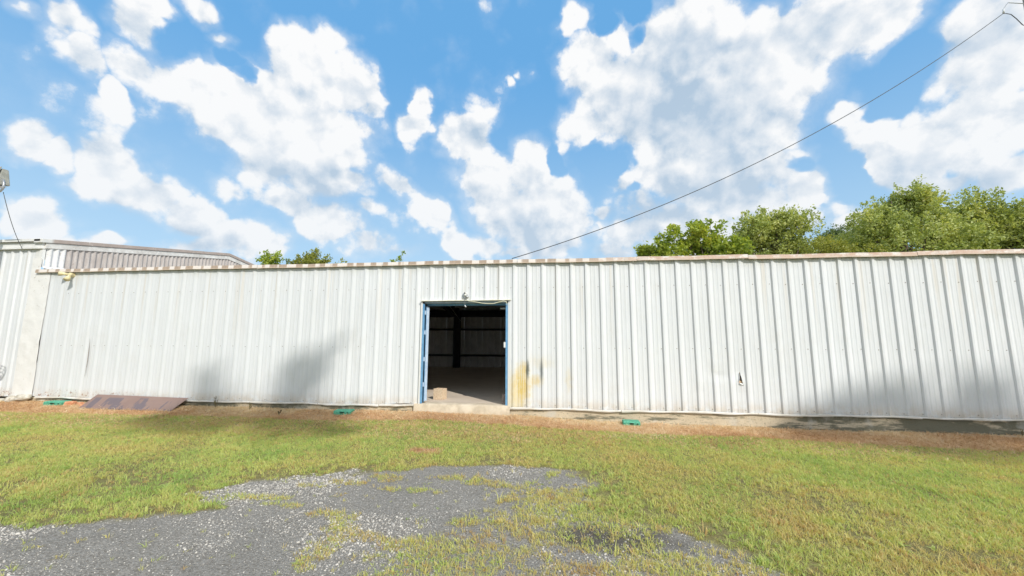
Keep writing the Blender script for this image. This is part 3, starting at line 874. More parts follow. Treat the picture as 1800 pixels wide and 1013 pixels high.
def zones(x, y):
    """gravel, litter, mud and grass cover at places on the ground"""
    x, y = np.asarray(x, float), np.asarray(y, float)
    wob = (fbm(x, y, 1.6, 4, 21) - 0.5) * 0.75
    d = poly_dist(x, y, GRAVEL_EDGE) - 0.04
    near = np.exp(-((x + 1) ** 2) / 60)
    gravel = smoothstep(-0.07, 0.07, d + wob * 0.55 * near + (fbm(x, y, 7.0, 3, 23) - 0.5) * 0.30 * near)
    tuft = np.zeros_like(x)
    for cx, cy, rx, ry, w in TUFTS:
        m = np.hypot((x - cx) / (rx * 1.5), (y - cy) / (ry * 1.7))
        tuft = np.maximum(tuft, w * (1.25 - m))
    tuft = smoothstep(0.30, 0.75, tuft + (fbm(x, y, 9.0, 3, 33) - 0.5) * 1.1)
    ragged = fbm(x, y, 3.2, 4, 41)
    mix_zone = np.maximum(smoothstep(0.0, 1.0, x) * smoothstep(-3.5, -4.0, y), smoothstep(-0.7, 0.0, x) * smoothstep(-4.7, -5.1, y))
    mixg = smoothstep(0.42, 0.52, ragged) * mix_zone * gravel
    # thin patches in the lawn, denser near the bare ground
    thin = smoothstep(0.50, 0.66, fbm(x, y, 1.7, 4, 55)) * smoothstep(-2.2, -4.4, y) * 0.75
    thin = np.maximum(thin, 0.9 * smoothstep(0.5, 0.62, fbm(x, y, 5.0, 3, 57)) * smoothstep(-0.75, -0.1, d))
    cover = np.clip((1 - gravel) * (1 - thin) + np.maximum(tuft * 0.9, mixg * 0.8) * gravel, 0, 1)
    # strip of dead grass along the wall
    edge = np.interp(x, [-16, -11.3, -7.3, -3.8, -2.8, -1.56, 0.05, 1.2, 2.34, 4.45, 6.2, 7.9, 12], [-.86, -.76, -.54, -.64, -.52, -.41, -.52, -.8, -.97, -.93, -1.12, -1.24, -1.3])
    e2 = edge + (fbm(x, y, 2.2, 4, 61) - 0.5) * 0.22
    litter = smoothstep(-0.05, 0.04, y - e2)
    patch = smoothstep(1.0, 0.4, np.hypot((x + 1.0) / 0.30, (y + 2.5) / 0.16) + (fbm(x, y, 6, 3, 7) - .5))
    litter = np.maximum(litter, patch * 0.9)
    mud = smoothstep(1.0, 0.35, np.hypot((x - 1.45) / 0.75, (y + 4.75) / 0.28) + (fbm(x, y, 3, 4, 71) - 0.5) * 1.2)
    cover = cover * (1 - litter) * (1 - 0.62 * mud)
    return gravel * (1 - litter), litter, mud * (1 - 0.2 * cover), cover


def build_ground():
    fx = np.arange(-15.0, 12.01, 0.07)
    fy = np.arange(-7.0, 0.61, 0.05)
    grow = np.array([0.3, 0.8, 1.7, 3, 5, 8, 13, 21, 34, 60, 110, 200, 400, 800])
    xs = np.concatenate([fx[0] - grow[::-1], fx, fx[-1] + grow])
    ys = np.concatenate([fy[0] - grow[::-1], fy, fy[-1] + grow])
    X, Y = np.meshgrid(xs, ys)
    Z = ground_z(X, Y)
    inside = (Y > 0.35)
    Z = np.where(inside, np.minimum(Z, 0.05), Z)
    nx, ny = len(xs), len(ys)
    me = bpy.data.meshes.new("ground")
    co = np.stack([X, Y, Z], -1).reshape(-1, 3)
    me.vertices.add(nx * ny)
    me.vertices.foreach_set("co", co.ravel())
    i = np.arange((nx - 1) * (ny - 1))
    r, c = i // (nx - 1), i % (nx - 1)
    a = r * nx + c
    F = np.stack([a, a + 1, a + 1 + nx, a + nx], -1)
    me.loops.add(F.size)
    me.loops.foreach_set("vertex_index", F.ravel())
    me.polygons.add(len(F))
    me.polygons.foreach_set("loop_start", np.arange(len(F)) * 4)
    me.polygons.foreach_set("use_smooth", np.ones(len(F), bool))
    me.update(calc_edges=True)
    gr, li, mu, cv = zones(X.ravel(), Y.ravel())
    att = me.color_attributes.new("zone", 'FLOAT_COLOR', 'POINT')
    att.data.foreach_set("color", np.stack([gr, li, mu, np.ones_like(gr)], -1).ravel())
    me.materials.append(M['ground'])
    o = bpy.data.objects.new("ground", me)
    COL.objects.link(o)
    o['kind'] = 'structure'
    return o


build_ground()

# ------------------------------------------------------------------ the long metal building
PITCH = 0.3048
RX = lambda i: i * PITCH + 0.02                      # left edge of rib crown i
X_LEFT, X_RIGHT = -11.94, RX(38)
BACK_Y = 11.0
FLOOR_Z = 0.27
DOOR_X0, DOOR_X1, DOOR_TOP = -1.955, -0.078, 2.445
shed = thing("metal_warehouse", "long low white ribbed metal building with an open doorway and rust-stained eave", "building", (0, 0, 0.1))
bs = shed

# profile of one pitch, measured from the crown's left edge: (dx, outward)
PROFILE = [(-0.017, 0.0), (0.0, 0.029), (0.034, 0.029), (0.098, 0.0), (0.108, 0.0), (0.118, 0.0035), (0.136, 0.0035), (0.146, 0.0), (0.190, 0.0), (0.200, 0.0035), (0.218, 0.0035), (0.228, 0.0)]
HOLE = [(4.47, 1.00), (4.482, 1.00), (4.50, 0.90), (4.515, 0.80), (4.535, 0.745), (4.50, 0.752), (4.445, 0.80), (4.468, 0.87)]


def in_poly(x, z, poly):
    c = False
    for k in range(len(poly)):
        x0, z0 = poly[k]
        x1, z1 = poly[(k + 1) % len(poly)]
        if (z0 > z) != (z1 > z) and x < (x1 - x0) * (z - z0) / (z1 - z0) + x0:
            c = not c
    return c


def sheet_depth(x, z):
    """slight oil canning and a few dents"""
    d = (float(fbm(x, z, 0.9, 2, 81)) - 0.5) * 0.010
    for cx, cz, rx, rz, a in ((4.05, 0.93, .22, .10, .016), (3.75, 0.88, .10, .16, -.012), (4.40, 1.02, .16, .2, .012), (4.5, 0.8, .12, .12, -.012), (0.45, 0.95, .25, .2, .008), (-4.0, 1.3, .3, .5, .006), (6.3, 1.5, .4, .3, .005), (-8.6, 1.9, .4, .6, .008)):
        d += a * math.exp(-((x - cx) / rx) ** 2 - ((z - cz) / rz) ** 2)
    return d


def foot_z(x):
    return 0.236 + 0.006 * math.sin(x * 2.1) + 0.005 * math.sin(x * 5.3 + 1) + (0.02 * math.exp(-((x + 2.3) / 0.35) ** 2))


def front_sheet(i0, n=3, top=3.275, x_start=None, x_end=None, bottom=None):
    xs = []
    for k in range(n):
        for dx, h in PROFILE:
            xs.append((RX(i0 + k) + dx, h))
    xs += [(RX(i0 + n) - 0.017, 0.0), (RX(i0 + n), 0.029), (RX(i0 + n) + 0.030, 0.029)]
    soft = float(np.interp(RX(i0), [-7.5, 0.5], [0.34, 1.0]))     # the older sheets at left have shallower ribs
    xs = [(p, h * soft) for p, h in xs]
    x_a, x_b = xs[0][0], xs[-1][0]

    def height(x):
        for (p, h), (q, h2) in zip(xs, xs[1:]):
            if p <= x <= q:
                return h + (h2 - h) * (x - p) / (q - p + 1e-9)
        return 0.0
    cols = [p for p, _ in xs]
    rows = list(np.linspace(0, 1, 17))
    zb = 0.236
    zs = [zb + (top - zb) * t for t in rows]
    holed = x_a < 4.49 < x_b
    door = x_b > DOOR_X0 and x_a < DOOR_X1
    if holed:
        cols += list(np.arange(4.43, 4.55, 0.01))
        zs += list(np.arange(0.72, 1.03, 0.012))
    if door:
        cols += [c for c in (DOOR_X0, DOOR_X1) if x_a < c < x_b]
        zs += [DOOR_TOP]
    cols = sorted(set(round(c, 4) for c in cols))
    zs = sorted(set(round(z, 4) for z in zs))
    if x_start is not None:
        cols = [x_start] + [c for c in cols if c > x_start]
    if x_end is not None:
        cols = [c for c in cols if c < x_end] + [x_end]
    P = []
    for j, z in enumerate(zs):
        row = []
        for x in cols:
            t = (x - x_a) / (x_b - x_a)
            y = -height(x) - 0.0030 * (1 - t) + sheet_depth(x, z)
            zz = foot_z(x) if j == 0 else z
            # ribs lean a hair from plumb
            xx = x + 0.004 * math.sin(i0 * 1.7) * (z / 3.2)
            if door and abs(x - DOOR_X0) < 1e-3 or door and abs(x - DOOR_X1) < 1e-3:
                xx = x
            row.append((xx, y, zz))
        P.append(row)

    def skip(r, c):
        x, z = (cols[c] + cols[c + 1]) / 2, (zs[r] + zs[r + 1]) / 2
        if door and DOOR_X0 < x < DOOR_X1 and z < DOOR_TOP:
            return True
        return holed and in_poly(x, z, HOLE)
    return MB().grid(P, skip)


for i0 in range(-38, 38, 3):
    nn = 3 if i0 + 3 <= 38 else 38 - i0
    part("wall_panel", front_sheet(i0, nn, x_start=-11.60 if i0 == -38 else None), M['wall'], bs)

# torn place: splinters of bent sheet and the timber rail behind it
tm = MB()
tm.grid([[(4.445, -0.004, 0.80), (4.50, -0.006, 0.752), (4.535, -0.004, 0.745)], [(4.452, -0.030, 0.782), (4.492, -0.036, 0.765), (4.518, -0.028, 0.762)], [(4.462, -0.020, 0.797), (4.49, -0.024, 0.790), (4.512, -0.018, 0.782)]])
tm.grid([[(4.476, -0.003, 0.99), (4.468, -0.003, 0.87), (4.447, -0.003, 0.80)], [(4.470, -0.012, 0.98), (4.458, -0.020, 0.872), (4.436, -0.022, 0.815)]])
part("torn_flap", tm, M['white'], bs, label="bent back white flap of the torn sheet")
part("timber_rail", MB().box(3.7, 5.3, 0.012, 0.06, 0.775, 0.835), M['wood'], bs, bevel=0.003)
# long split seam near the left end
part("seam_tear", MB().grid([[(-10.178 + 0.012 * math.sin(t * 3), -0.034, 1.62 - 0.9 * t), (-10.170 + 0.012 * math.sin(t * 3) + 0.014 * math.sin(math.pi * t), -0.038, 1.62 - 0.9 * t)] for t in np.linspace(0, 1, 14)]), M['block_grey'], bs, label="long rusty split along a sheet edge")

# sealed corner against the taller left wing: a lumpy white strip
P = []
for z in np.linspace(0.20, 3.62, 60):
    row = []
    for x in np.linspace(-12.16, -11.585, 14):
        yy = -0.012 - 0.018 * float(fbm(x, z, 5.0, 3, 91)) - 0.02 * max(0, float(vnoise(x, z, 7.0, 5)) - 0.55) * (1 if z < 2.6 else 0.4)
        row.append((x + 0.012 * math.sin(z * 3), yy, z))
    P.append(row)
part("corner_sealant", MB().grid(P, lambda r, c: P[r][c][2] > 3.25 and P[r][c][0] > -11.92), M['caulk'], bs, smooth=True, label="lumpy white sealant over the corner joint")

# bottom angle, in bent and wavy lengths
edges = [-11.45, -9.6, -7.1, -4.25, -2.85, DOOR_X0 - 0.02]
edges2 = [DOOR_X1 + 0.02, 2.2, 4.75, 7.55, 10.1, X_RIGHT]


def trim_piece(xa, xb, seed):
    rnd = random.Random(seed)
    ph, am = rnd.random() * 6, rnd.uniform(0.003, 0.009)
    top, mid, bot, inn = [], [], [], []
    for t in np.linspace(0, 1, 24):
        x = xa + (xb - xa) * t
        w = am * math.sin(t * 9 + ph) + 0.004 * math.sin(t * 23 + ph)
        droop = -0.022 * math.exp(-((x + 2.35) / 0.22) ** 2)
        z = foot_z(x) + droop
        top.append((x, -0.035 + w * 0.5, z + 0.004))
        mid.append((x, -0.046 + w, z - 0.010))
        bot.append((x, -0.044 + w, z - 0.030 + w * 0.6))
        inn.append((x, -0.002, z - 0.024))
    return MB().grid([top, mid, bot, inn])


for n_, (a, b) in enumerate(list(zip(edges, edges[1:])) + list(zip(edges2, edges2[1:]))):
    part("base_trim", trim_piece(a + 0.004, b - 0.004, n_), M['base_trim'], bs)

# eave boards in lengths, with a lip
ex = [-11.96, -9.0, -5.93, -2.9, 0.12, 2.6, 4.76, 7.8, X_RIGHT + 0.05]
for n_, (a, b) in enumerate(zip(ex, ex[1:])):
    dz = [0.0, 0.004, -0.003, 0.003, -0.002, 0.004, -0.010, 0.0][n_]
    rows = [[], [], [], [], []]
    for t in np.linspace(0, 1, 16):
        x = a + 0.003 + (b - a - 0.006) * t
        w = 0.003 * math.sin(x * 3.1) + 0.002 * math.sin(x * 9.7)
        rows[0].append((x, -0.030, 3.240 + dz + w))
        rows[1].append((x, -0.080, 3.236 + dz + w))
        rows[2].append((x, -0.079, 3.250 + dz + w))
        rows[3].append((x, -0.072, 3.318 + dz + w))
        rows[4].append((x, 0.12, 3.333 + dz + w))
    part("eave_trim", MB().grid(rows), M['eave'], bs)

# screws along the three rails
sc = MB()
for i in range(-37, 38):
    for z in (0.285, 1.45, 2.72):
        for dx in ((0.255,) if z != 2.72 else (0.255,)):
            x = RX(i) + dx + random.uniform(-0.012, 0.012)
            if DOOR_X0 - 0.05 < x < DOOR_X1 + 0.05 and z < 2.5:
                continue
            zz = z + random.uniform(-0.008, 0.008)
            sc.tube([(x, 0.002, zz), (x, -0.006 + sheet_depth(x, zz), zz)], 0.0085, 6)
part("screws", sc, M['screw'], bs, kind='stuff')

# foundation, floor slab and door step
fm = MB()
for xa, xb in ((X_LEFT, -2.06), (DOOR_X1 + 0.0, X_RIGHT)):
    rows = [[], [], []]
    for x in np.arange(xa, xb + 0.01, 0.12):
        x = min(x, xb)
        n_ = float(fbm(x, 0.0, 4.0, 3, 14)) - 0.5
        rows[0].append((x, 0.03, 0.262))
        rows[1].append((x, 0.012 - 0.008 * n_, 0.24))
        rows[2].append((x, -0.03 + 0.05 * n_ * (1 if x > 1 else .5), -0.25))
    fm.grid(rows)
part("foundation", fm, M['concrete'], bs, smooth=False)
st = MB()
rows = [[], [], [], [], []]
for x in np.arange(-2.07, DOOR_X1 + 0.07, 0.06):
    n_ = float(fbm(x, 3.0, 5.0, 3, 15)) - 0.5
    rows[0].append((x, 0.20, FLOOR_Z + 0.004))
    rows[1].append((x, -0.035 + 0.02 * n_, FLOOR_Z + 0.004))
    rows[2].append((x, -0.055 + 0.03 * n_, FLOOR_Z - 0.014))
    rows[3].append((x, -0.065 + 0.04 * n_, 0.12))
    rows[4].append((x, -0.12 + 0.06 * n_, -0.2))
st.grid(rows)
part("door_step", st, M['step'], bs, smooth=True, label="worn concrete step below the doorway")
part("floor_slab", MB().box(X_LEFT, X_RIGHT, 0.04, BACK_Y + 0.1, -0.1, FLOOR_Z), M['floor'], bs)

# door surround
part("drip_cap", MB().hexa([(-1.985, -0.085, 2.436), (-0.02, -0.085, 2.442), (-0.02, 0.0, 2.452), (-1.985, 0.0, 2.446), (-1.985, -0.085, 2.446), (-0.02, -0.085, 2.452), (-0.02, 0.0, 2.468), (-1.985, 0.0, 2.462)]), M['cream_trim'], bs, label="yellowed drip cap over the doorway")
part("door_header", MB().box(-1.912, -0.10, -0.030, 0.10, 2.395, 2.434), M['grey_blue'], bs, bevel=0.004)
part("door_header_rail", MB().box(-1.90, -0.10, 0.102, 0.30, 2.36, 2.43), M['blue'], bs)
jl = MB().box(-1.950, -1.915, -0.034, 0.03, FLOOR_Z + 0.005, 2.384)
part("door_jamb", jl, M['blue'], bs, bevel=0.003)
part("door_jamb", MB().box(-0.128, -0.082, -0.034, 0.16, FLOOR_Z + 0.005, 2.384), M['blue'], bs, bevel=0.003)
part("jamb_trim", MB().box(-1.985, -1.951, -0.044, 0.0, 0.235, 2.43), M['white'], bs, bevel=0.002)
part("jamb_trim", MB().box(-0.080, -0.020, -0.040, 0.0, 0.215, 2.43), M['wall'], bs, bevel=0.002)
part("latch_box", MB().box(-0.165, -0.1285, -0.055, 0.0, 1.45, 1.565), M['white'], bs, bevel=0.004, label="small white latch box on the right jamb")
part("tube_lamp", MB().tube([(-0.30, 0.35, 2.305), (-0.135, 0.33, 2.305)], 0.018, 8), M['lens'], bs, smooth=True, label="short white lamp inside the doorway's upper right")
# door leaf folded back inside, seen on edge
leaf_dir = Vector((-0.40, 0.916, 0)).normalized()
leaf_n = Vector((leaf_dir.y, -leaf_dir.x, 0))


def leaf_box(s0, s1, n0, n1, z0, z1):
    o = Vector((-1.885, 0.05, 0))
    p = lambda s, n, z: tuple(o + leaf_dir * s + leaf_n * n + Vector((0, 0, z)))
    return MB().hexa([p(s0, n0, z0), p(s0, n1, z0), p(s1, n1, z0), p(s1, n0, z0), p(s0, n0, z1), p(s0, n1, z1), p(s1, n1, z1), p(s1, n0, z1)])


leaf = part("door_leaf", leaf_box(0.0, 1.77, -0.012, -0.001, FLOOR_Z + 0.03, 2.34), M['blue'], bs)
part("stile", leaf_box(0, 0.05, 0.0, 0.055, FLOOR_Z + 0.05, 2.33), M['pale_blue'], leaf, bevel=0.003, base=bs)
part("stile", leaf_box(1.72, 1.77, 0.0, 0.055, FLOOR_Z + 0.05, 2.33), M['pale_blue'], leaf, bevel=0.003, base=bs)
for z in (FLOOR_Z + 0.05, 0.95, 1.62, 2.28):
    part("cross_rail", leaf_box(0.052, 1.718, 0.002, 0.045, z, z + 0.05), M['pale_blue'], leaf, base=bs)
for z in (0.62, 1.15, 1.72, 2.15):
    part("hinge", MB().box(-1.914, -1.886, 0.0, 0.028, z, z + 0.09), M['pale_blue'], leaf, bevel=0.002, base=bs)

# roof, rear and end walls, inner frame
ROOF_EAVE, ROOF_RIDGE = 3.30, 3.75
rows = []
for y, z in ((0.02, ROOF_EAVE), (5.5, ROOF_RIDGE), (BACK_Y + 0.1, 3.18)):
    rows.append([(x, y, z) for x in (X_LEFT + 0.01, X_RIGHT)])
ADDED_SKY_X = ((3.9, 4.9), (-9.6, -8.6), (8.8, 9.8))  # unseen translucent roof strips, added to brighten the interior


def roof_strip(xa, xb):
    return MB().grid([[(x, y, z) for x in (xa, xb)] for y, z in ((0.02, ROOF_EAVE), (5.5, ROOF_RIDGE), (BACK_Y + 0.1, 3.18))])


cuts = [X_LEFT + 0.01] + [v for p in sorted(ADDED_SKY_X) for v in p] + [X_RIGHT]
for k in range(0, len(cuts), 2):
    part("roof", roof_strip(cuts[k], cuts[k + 1]), M['insul'], bs)
for xa, xb in ADDED_SKY_X:
    part("added_roof_light", roof_strip(xa + 0.001, xb - 0.001), M['added_skylight'], bs)
part("end_wall", MB().box(X_RIGHT - 0.02, X_RIGHT + 0.02, 0.02, BACK_Y, 0.1, 3.25), M['liner'], bs)
part("partition_wall", MB().box(X_LEFT - 0.03, X_LEFT + 0.03, 0.04, BACK_Y, 0.1, 3.3), M['liner'], bs)
rear = MB()
xs = []
for k in range(3):
    xs += [(k * PITCH + dx, h) for dx, h in PROFILE]
xs.append((3 * PITCH - 0.018, 0.0))
rear.grid([[(x, BACK_Y + h, z) for x, h in xs] for z in (FLOOR_Z, 3.25)])
rear_me = rear.mesh("rear_panel")
x = X_LEFT + 0.04
first = None
while x + 0.91 < X_RIGHT:
    o = bpy.data.objects.new("rear_panel", rear_me)
    if first is None:
        rear_me.materials.append(M['liner'])
        first = o
    COL.objects.link(o)
    o.parent = bs
    o.location = (x, 0, -0.1)
    x += 0.9144
for z in (0.80, 2.06):
    part("wall_rail", MB().box(X_LEFT + 0.05, X_RIGHT - 0.05, BACK_Y - 0.18, BACK_Y - 0.02, z, z + 0.085), M['dark_steel'], bs)
part("eave_beam", MB().box(X_LEFT + 0.05, X_RIGHT - 0.05, BACK_Y - 0.22, BACK_Y - 0.02, 2.72, 3.05), M['dark_steel'], bs)
for cx in (-10.0, -3.95, 2.1, 8.15):
    part("column", MB().box(cx - 0.15, cx + 0.15, BACK_Y - 0.52, BACK_Y - 0.24, FLOOR_Z, 3.0), M['dark_steel'], bs, bevel=0.004)
    part("column", MB().box(cx - 0.08, cx + 0.08, 0.10, 0.34, FLOOR_Z, 3.15), M['dark_steel'], bs, bevel=0.004) if cx != -3.95 else None
    part("rafter", MB().hexa([(cx - .08, 0.35, 2.95), (cx + .08, .35, 2.95), (cx + .08, 5.5, 3.30), (cx - .08, 5.5, 3.30), (cx - .08, .35, 3.22), (cx + .08, .35, 3.22), (cx + .08, 5.5, 3.66), (cx - .08, 5.5, 3.66)]), M['dark_steel'], bs)
    part("rafter", MB().hexa([(cx - .08, 5.5, 3.30), (cx + .08, 5.5, 3.30), (cx + .08, 10.7, 2.70), (cx - .08, 10.7, 2.70), (cx - .08, 5.5, 3.66), (cx + .08, 5.5, 3.66), (cx + .08, 10.7, 3.12), (cx - .08, 10.7, 3.12)]), M['dark_steel'], bs)
for y in (1.2, 2.6, 4.0, 7.0, 8.4, 9.8):
    z = np.interp(y, [0, 5.5, 11], [ROOF_EAVE, ROOF_RIDGE, 3.18]) - 0.02
    part("purlin", MB().box(X_LEFT + 0.05, X_RIGHT - 0.05, y - 0.03, y + 0.03, z - 0.20, z), M['insul'], bs)
part("brace_rod", MB().tube([(-2.6, 3.2, 3.05), (-3.72, 10.4, 2.50)], 0.014, 6), M['galv'], bs)

# ------------------------------------------------------------------ taller wing on the left
wing = thing("left_wing", "taller white metal wing at the far left with a weathered brown gable", "building", (-15.0, 0, 0.12))
ws = wing
WL, WR = -20.3, X_LEFT
WTOP = 3.87


def wing_sheet(xa, xb):
    cols = []
    k = 0
    x = xa
    while x < xb - 0.01:
        for dx, h in ((0.0, 0.0), (0.016, 0.032), (0.060, 0.032), (0.078, 0.0), (0.14, 0.0), (0.15, .004), (0.17, .004), (0.18, 0.0)):
            cols.append((x + dx, h))
        x += 0.247
    cols.append((xb, 0.0))
    zs = np.linspace(0.215, WTOP, 15)
    return MB().grid([[(x, 0.012 - h + sheet_depth(x, z), z + (0.008 * math.sin(x * 7) if j == 0 else 0)) for x, h in cols] for j, z in enumerate(zs)])


x = -12.14
while x > WL:
    part("wall_panel", wing_sheet(x - 0.988, x), M['wall'], ws)
    x -= 0.988
part("corner_board", MB().grid([[(-12.14, -0.003, z), (-12.03, -0.012, z), (WR, -0.012, z), (WR + 0.002, 0.05, z)] for z in (3.40, 3.6, 3.87)]), M['white'], ws)
# front eave: cap, deep white band and lower lip
part("eave_band", MB().box(WL, WR + 0.02, -0.05, 0.05, WTOP - 0.01, 4.03), M['white'], ws, bevel=0.004)
part("eave_lip", MB().box(WL, WR - 0.04, -0.075, -0.051, 3.855, 3.905), M['white'], ws, bevel=0.004)
part("eave_cap", MB().box(WL, WR + 0.04, -0.115, 0.05, 4.033, 4.105), M['white'], ws, bevel=0.008)
RK = 0.153                                       # roof slope
rz = lambda y: 3.98 + RK * min(y, 11.0 - y)


def gable_sheet(ya, yb):
    ys_ = np.arange(ya, yb + 1e-6, 0.137 / 8)
    rows = [[], [], [], [], []]
    for y in ys_:
        w = 0.026 * math.cos(2 * math.pi * y / 0.137)
        w = w if abs(w) < 0.019 else math.copysign(0.019, w)
        top = rz(y) - 0.10
        for r, t in enumerate((0, 0.25, 0.5, 0.75, 1)):
            z = 3.20 + (top - 3.20) * t
            rows[r].append((WR + 0.022 + w + 0.016 * (float(fbm(y, z, 3.0, 3, 17)) - .5), y, z))
    return MB().grid(rows)


y = 0.06
while y < 10.9:
    part("gable_sheet", gable_sheet(y, min(y + 0.685, 10.95)), M['brown_sheet'], ws, smooth=True)
    y += 0.685
# bottom of the gable: crumpled flashing against the lower roof
rows = [[], [], []]
for y in np.arange(0.0, 6.0, 0.07):
    n_ = float(fbm(y, 1.0, 3.0, 4, 19)) - 0.5
    rows[0].append((WR + 0.04, y, rz(0) * 0 + 3.44 + 0.05 * n_ + 0.02 * y))
    rows[1].append((WR + 0.07 + 0.03 * n_, y, 3.37 + 0.03 * n_ + 0.02 * y))
    rows[2].append((WR + 0.35, y, 3.31 + 0.03 * y))
part("flashing", MB().grid(rows), M['brown_sheet'], ws, smooth=True)


def rake(y0, y1, d0, d1, x0, x1, step=0.9):
    out = []
    y = y0
    while y < y1 - 0.01:
        e = min(y + 2.75, y1)
        b = [(x0, y, rz(y) + d0), (x1, y, rz(y) + d0), (x1, e - 0.004, rz(e) + d0), (x0, e - 0.004, rz(e) + d0), (x0, y, rz(y) + d1), (x1, y, rz(y) + d1), (x1, e - 0.004, rz(e) + d1), (x0, e - 0.004, rz(e) + d1)]
        out.append(MB().hexa(b))
        y = e
    return out


for m_ in rake(0.0, 5.5, -0.105, 0.035, WR - 0.02, WR + 0.055) + rake(5.5, 11.0, -0.105, 0.035, WR - 0.02, WR + 0.055):
    part("rake_board", m_, M['dull_white'], ws, bevel=0.004)
for m_ in rake(-0.115, 5.5, 0.038, 0.135, WR - 0.15, WR + 0.085) + rake(5.5, 11.0, 0.038, 0.135, WR - 0.15, WR + 0.085):
    part("rake_cap", m_, M['brown_cap'], ws, bevel=0.008)
part("roof", MB().grid([[(x, y, rz(y) + 0.06) for x in (WL, WR - 0.05)] for y in (-0.1, 5.5, 11.1)]), M['brown_cap'], ws)
part("rear_wall", MB().box(WL, WR - 0.04, 10.9, 11.0, 0.1, 3.9), M['liner'], ws)
part("side_wall", MB().box(WL - 0.05, WL, 0.02, 11.0, 0.1, 3.95), M['liner'], ws)

# ------------------------------------------------------------------ things along the wall
def bait_box(x, y, z, rz_, w, label, turned=False):
    o = thing("bait_station", label, "bait station", (x, y, z), "green plastic bait stations along the foot of the wall")
    o.rotation_euler = (0, 0, rz_)
    h, d = 0.088, 0.21
    xs = [-w / 2, -w * 0.10, w * 0.04, w * 0.08, w / 2]
    base = MB()
    # tray with an entry notch in its front
    base.cells([-w / 2, -w * 0.12, w * 0.10, w / 2], [-d / 2, -d / 2 + 0.03, d / 2], [0, 0.018, h * 0.66], lambda i, j, k: not (i == 1 and j == 0 and k == 1))
    t = base.mesh("tray")
    tr = bpy.data.objects.new("tray", t)
    lid = MB()
    a, b = w / 2 + 0.006, d / 2 + 0.006
    lid.hexa([(-a, -b, h * .67), (a, -b, h * .67), (a, b, h * .67), (-a, b, h * .67), (-a * .93, -b * .86, h), (a * .93, -b * .86, h), (a * .93, b * .86, h), (-a * .93, b * .86, h)])
    key = MB().tube([(w * 0.33, -d / 2 - 0.007, h * .45), (w * 0.33, -d / 2 + 0.002, h * .45)], 0.012, 8)
    rim = MB().box(-w * 0.13, w * 0.11, -d / 2 - 0.006, -d / 2 - 0.001, h * 0.50, h * 0.64)
    for nm, mb_, mt, bv in (("tray", base, 'green', 0.004), ("lid", lid, 'green', 0.006), ("lock", key, 'dark', 0), ("entry_hood", rim, 'dark', 0)):
        me = mb_.mesh(nm)
        q = bpy.data.objects.new(nm, me)
        me.materials.append(M[mt])
        COL.objects.link(q)
        q.parent = o
        if bv:
            m_ = q.modifiers.new("bevel", 'BEVEL')
            m_.width = bv
            m_.segments = 2
    return o


bait_box(-10.62, -0.16, 0.085, 0.05, 0.46, "leftmost green plastic bait station, between the pale rocks and the orange bricks")
bait_box(-3.53, -0.20, 0.055, 0.10, 0.36, "green plastic bait station between the rusty plate and the doorway")
bait_box(2.34, -0.24, -0.005, -0.03, 0.31, "green plastic bait station on pale sand right of the doorway and yellow stain")

# rusty plate leaning on the foundation
pl = MB()
B0, B1 = Vector((-9.79, -0.36, 0.058)), Vector((-7.47, -0.36, 0.045))
T0, T1 = Vector((-9.72, -0.065, 0.325)), Vector((-7.36, -0.065, 0.288))
nrm = (T0 - B0).cross(B1 - B0).normalized() * -0.012
if nrm.y > 0:
    nrm = -nrm
pl.hexa([B0, B1, B1 - nrm, B0 - nrm, T0, T1, T1 - nrm, T0 - nrm])
lone("steel_plate", pl, M['plate'], "long rusty brown steel plate leaning against the foot of the wall at left", "steel plate", (-8.6, -0.2, 0.05), bevel=0.002)


def lump(name, x, y, z, s, seed, mat, label, cat, group=None, cube=0.0, rot=0.0):
    bm = bmesh.new()
    bmesh.ops.create_icosphere(bm, subdivisions=3, radius=1)
    for v in bm.verts:
        p = v.co.copy()
        if cube:
            m_ = max(abs(p.x), abs(p.y), abs(p.z))
            p = p.lerp(p / m_, cube)
        n_ = float(fbm(p.x * 1.3 + seed * 3, p.y * 1.3 + p.z * 1.7, 1.6, 4, seed)) - 0.5
        p *= 1 + n_ * (0.7 if not cube else 0.25)
        v.co = Vector((p.x * s[0], p.y * s[1], p.z * s[2]))
    me = bpy.data.meshes.new(name)
    bm.to_mesh(me)
    bm.free()
    me.materials.append(mat)
    me.shade_smooth() if not cube else None
    o = bpy.data.objects.new(name, me)
    COL.objects.link(o)
    o.location = (x, y, z)
    o.rotation_euler = (0, 0, rot)
    o['label'], o['category'] = label, cat
    if group:
        o['group'] = group
    return o


rk = "pale rough rocks at the sealed corner"
lump("rock", -12.02, -0.10, 0.17, (0.11, 0.09, 0.085), 1, M['rock'], "roundish pale rock at the left corner, just left of the big lumpy one", "rock", rk)
lump("rock", -11.70, -0.09, 0.215, (0.20, 0.10, 0.075), 2, M['rock'], "largest lumpy pale rock wedged under the sealed corner of the wall", "rock", rk)
lump("rock", -12.33, -0.10, 0.13, (0.15, 0.09, 0.06), 3, M['rock'], "low flat pale rock at the far left foot of the wall", "rock", rk)
lump("rock", -12.75, -0.08, 0.12, (0.12, 0.07, 0.04), 5, M['rock'], "small sunken pale rock cut by the left edge of the photo", "rock", rk)
lump("brick_piece", -10.26, -0.17, 0.125, (0.10, 0.07, 0.05), 4, M['brick'], "larger broken orange brick right beside the left green bait station", "brick", "broken orange bricks", cube=0.75, rot=0.3)
lump("brick_piece", -10.02, -0.15, 0.115, (0.055, 0.05, 0.04), 6, M['brick'], "small broken orange brick touching the end of the rusty plate", "brick", "broken orange bricks", cube=0.75, rot=-0.2)
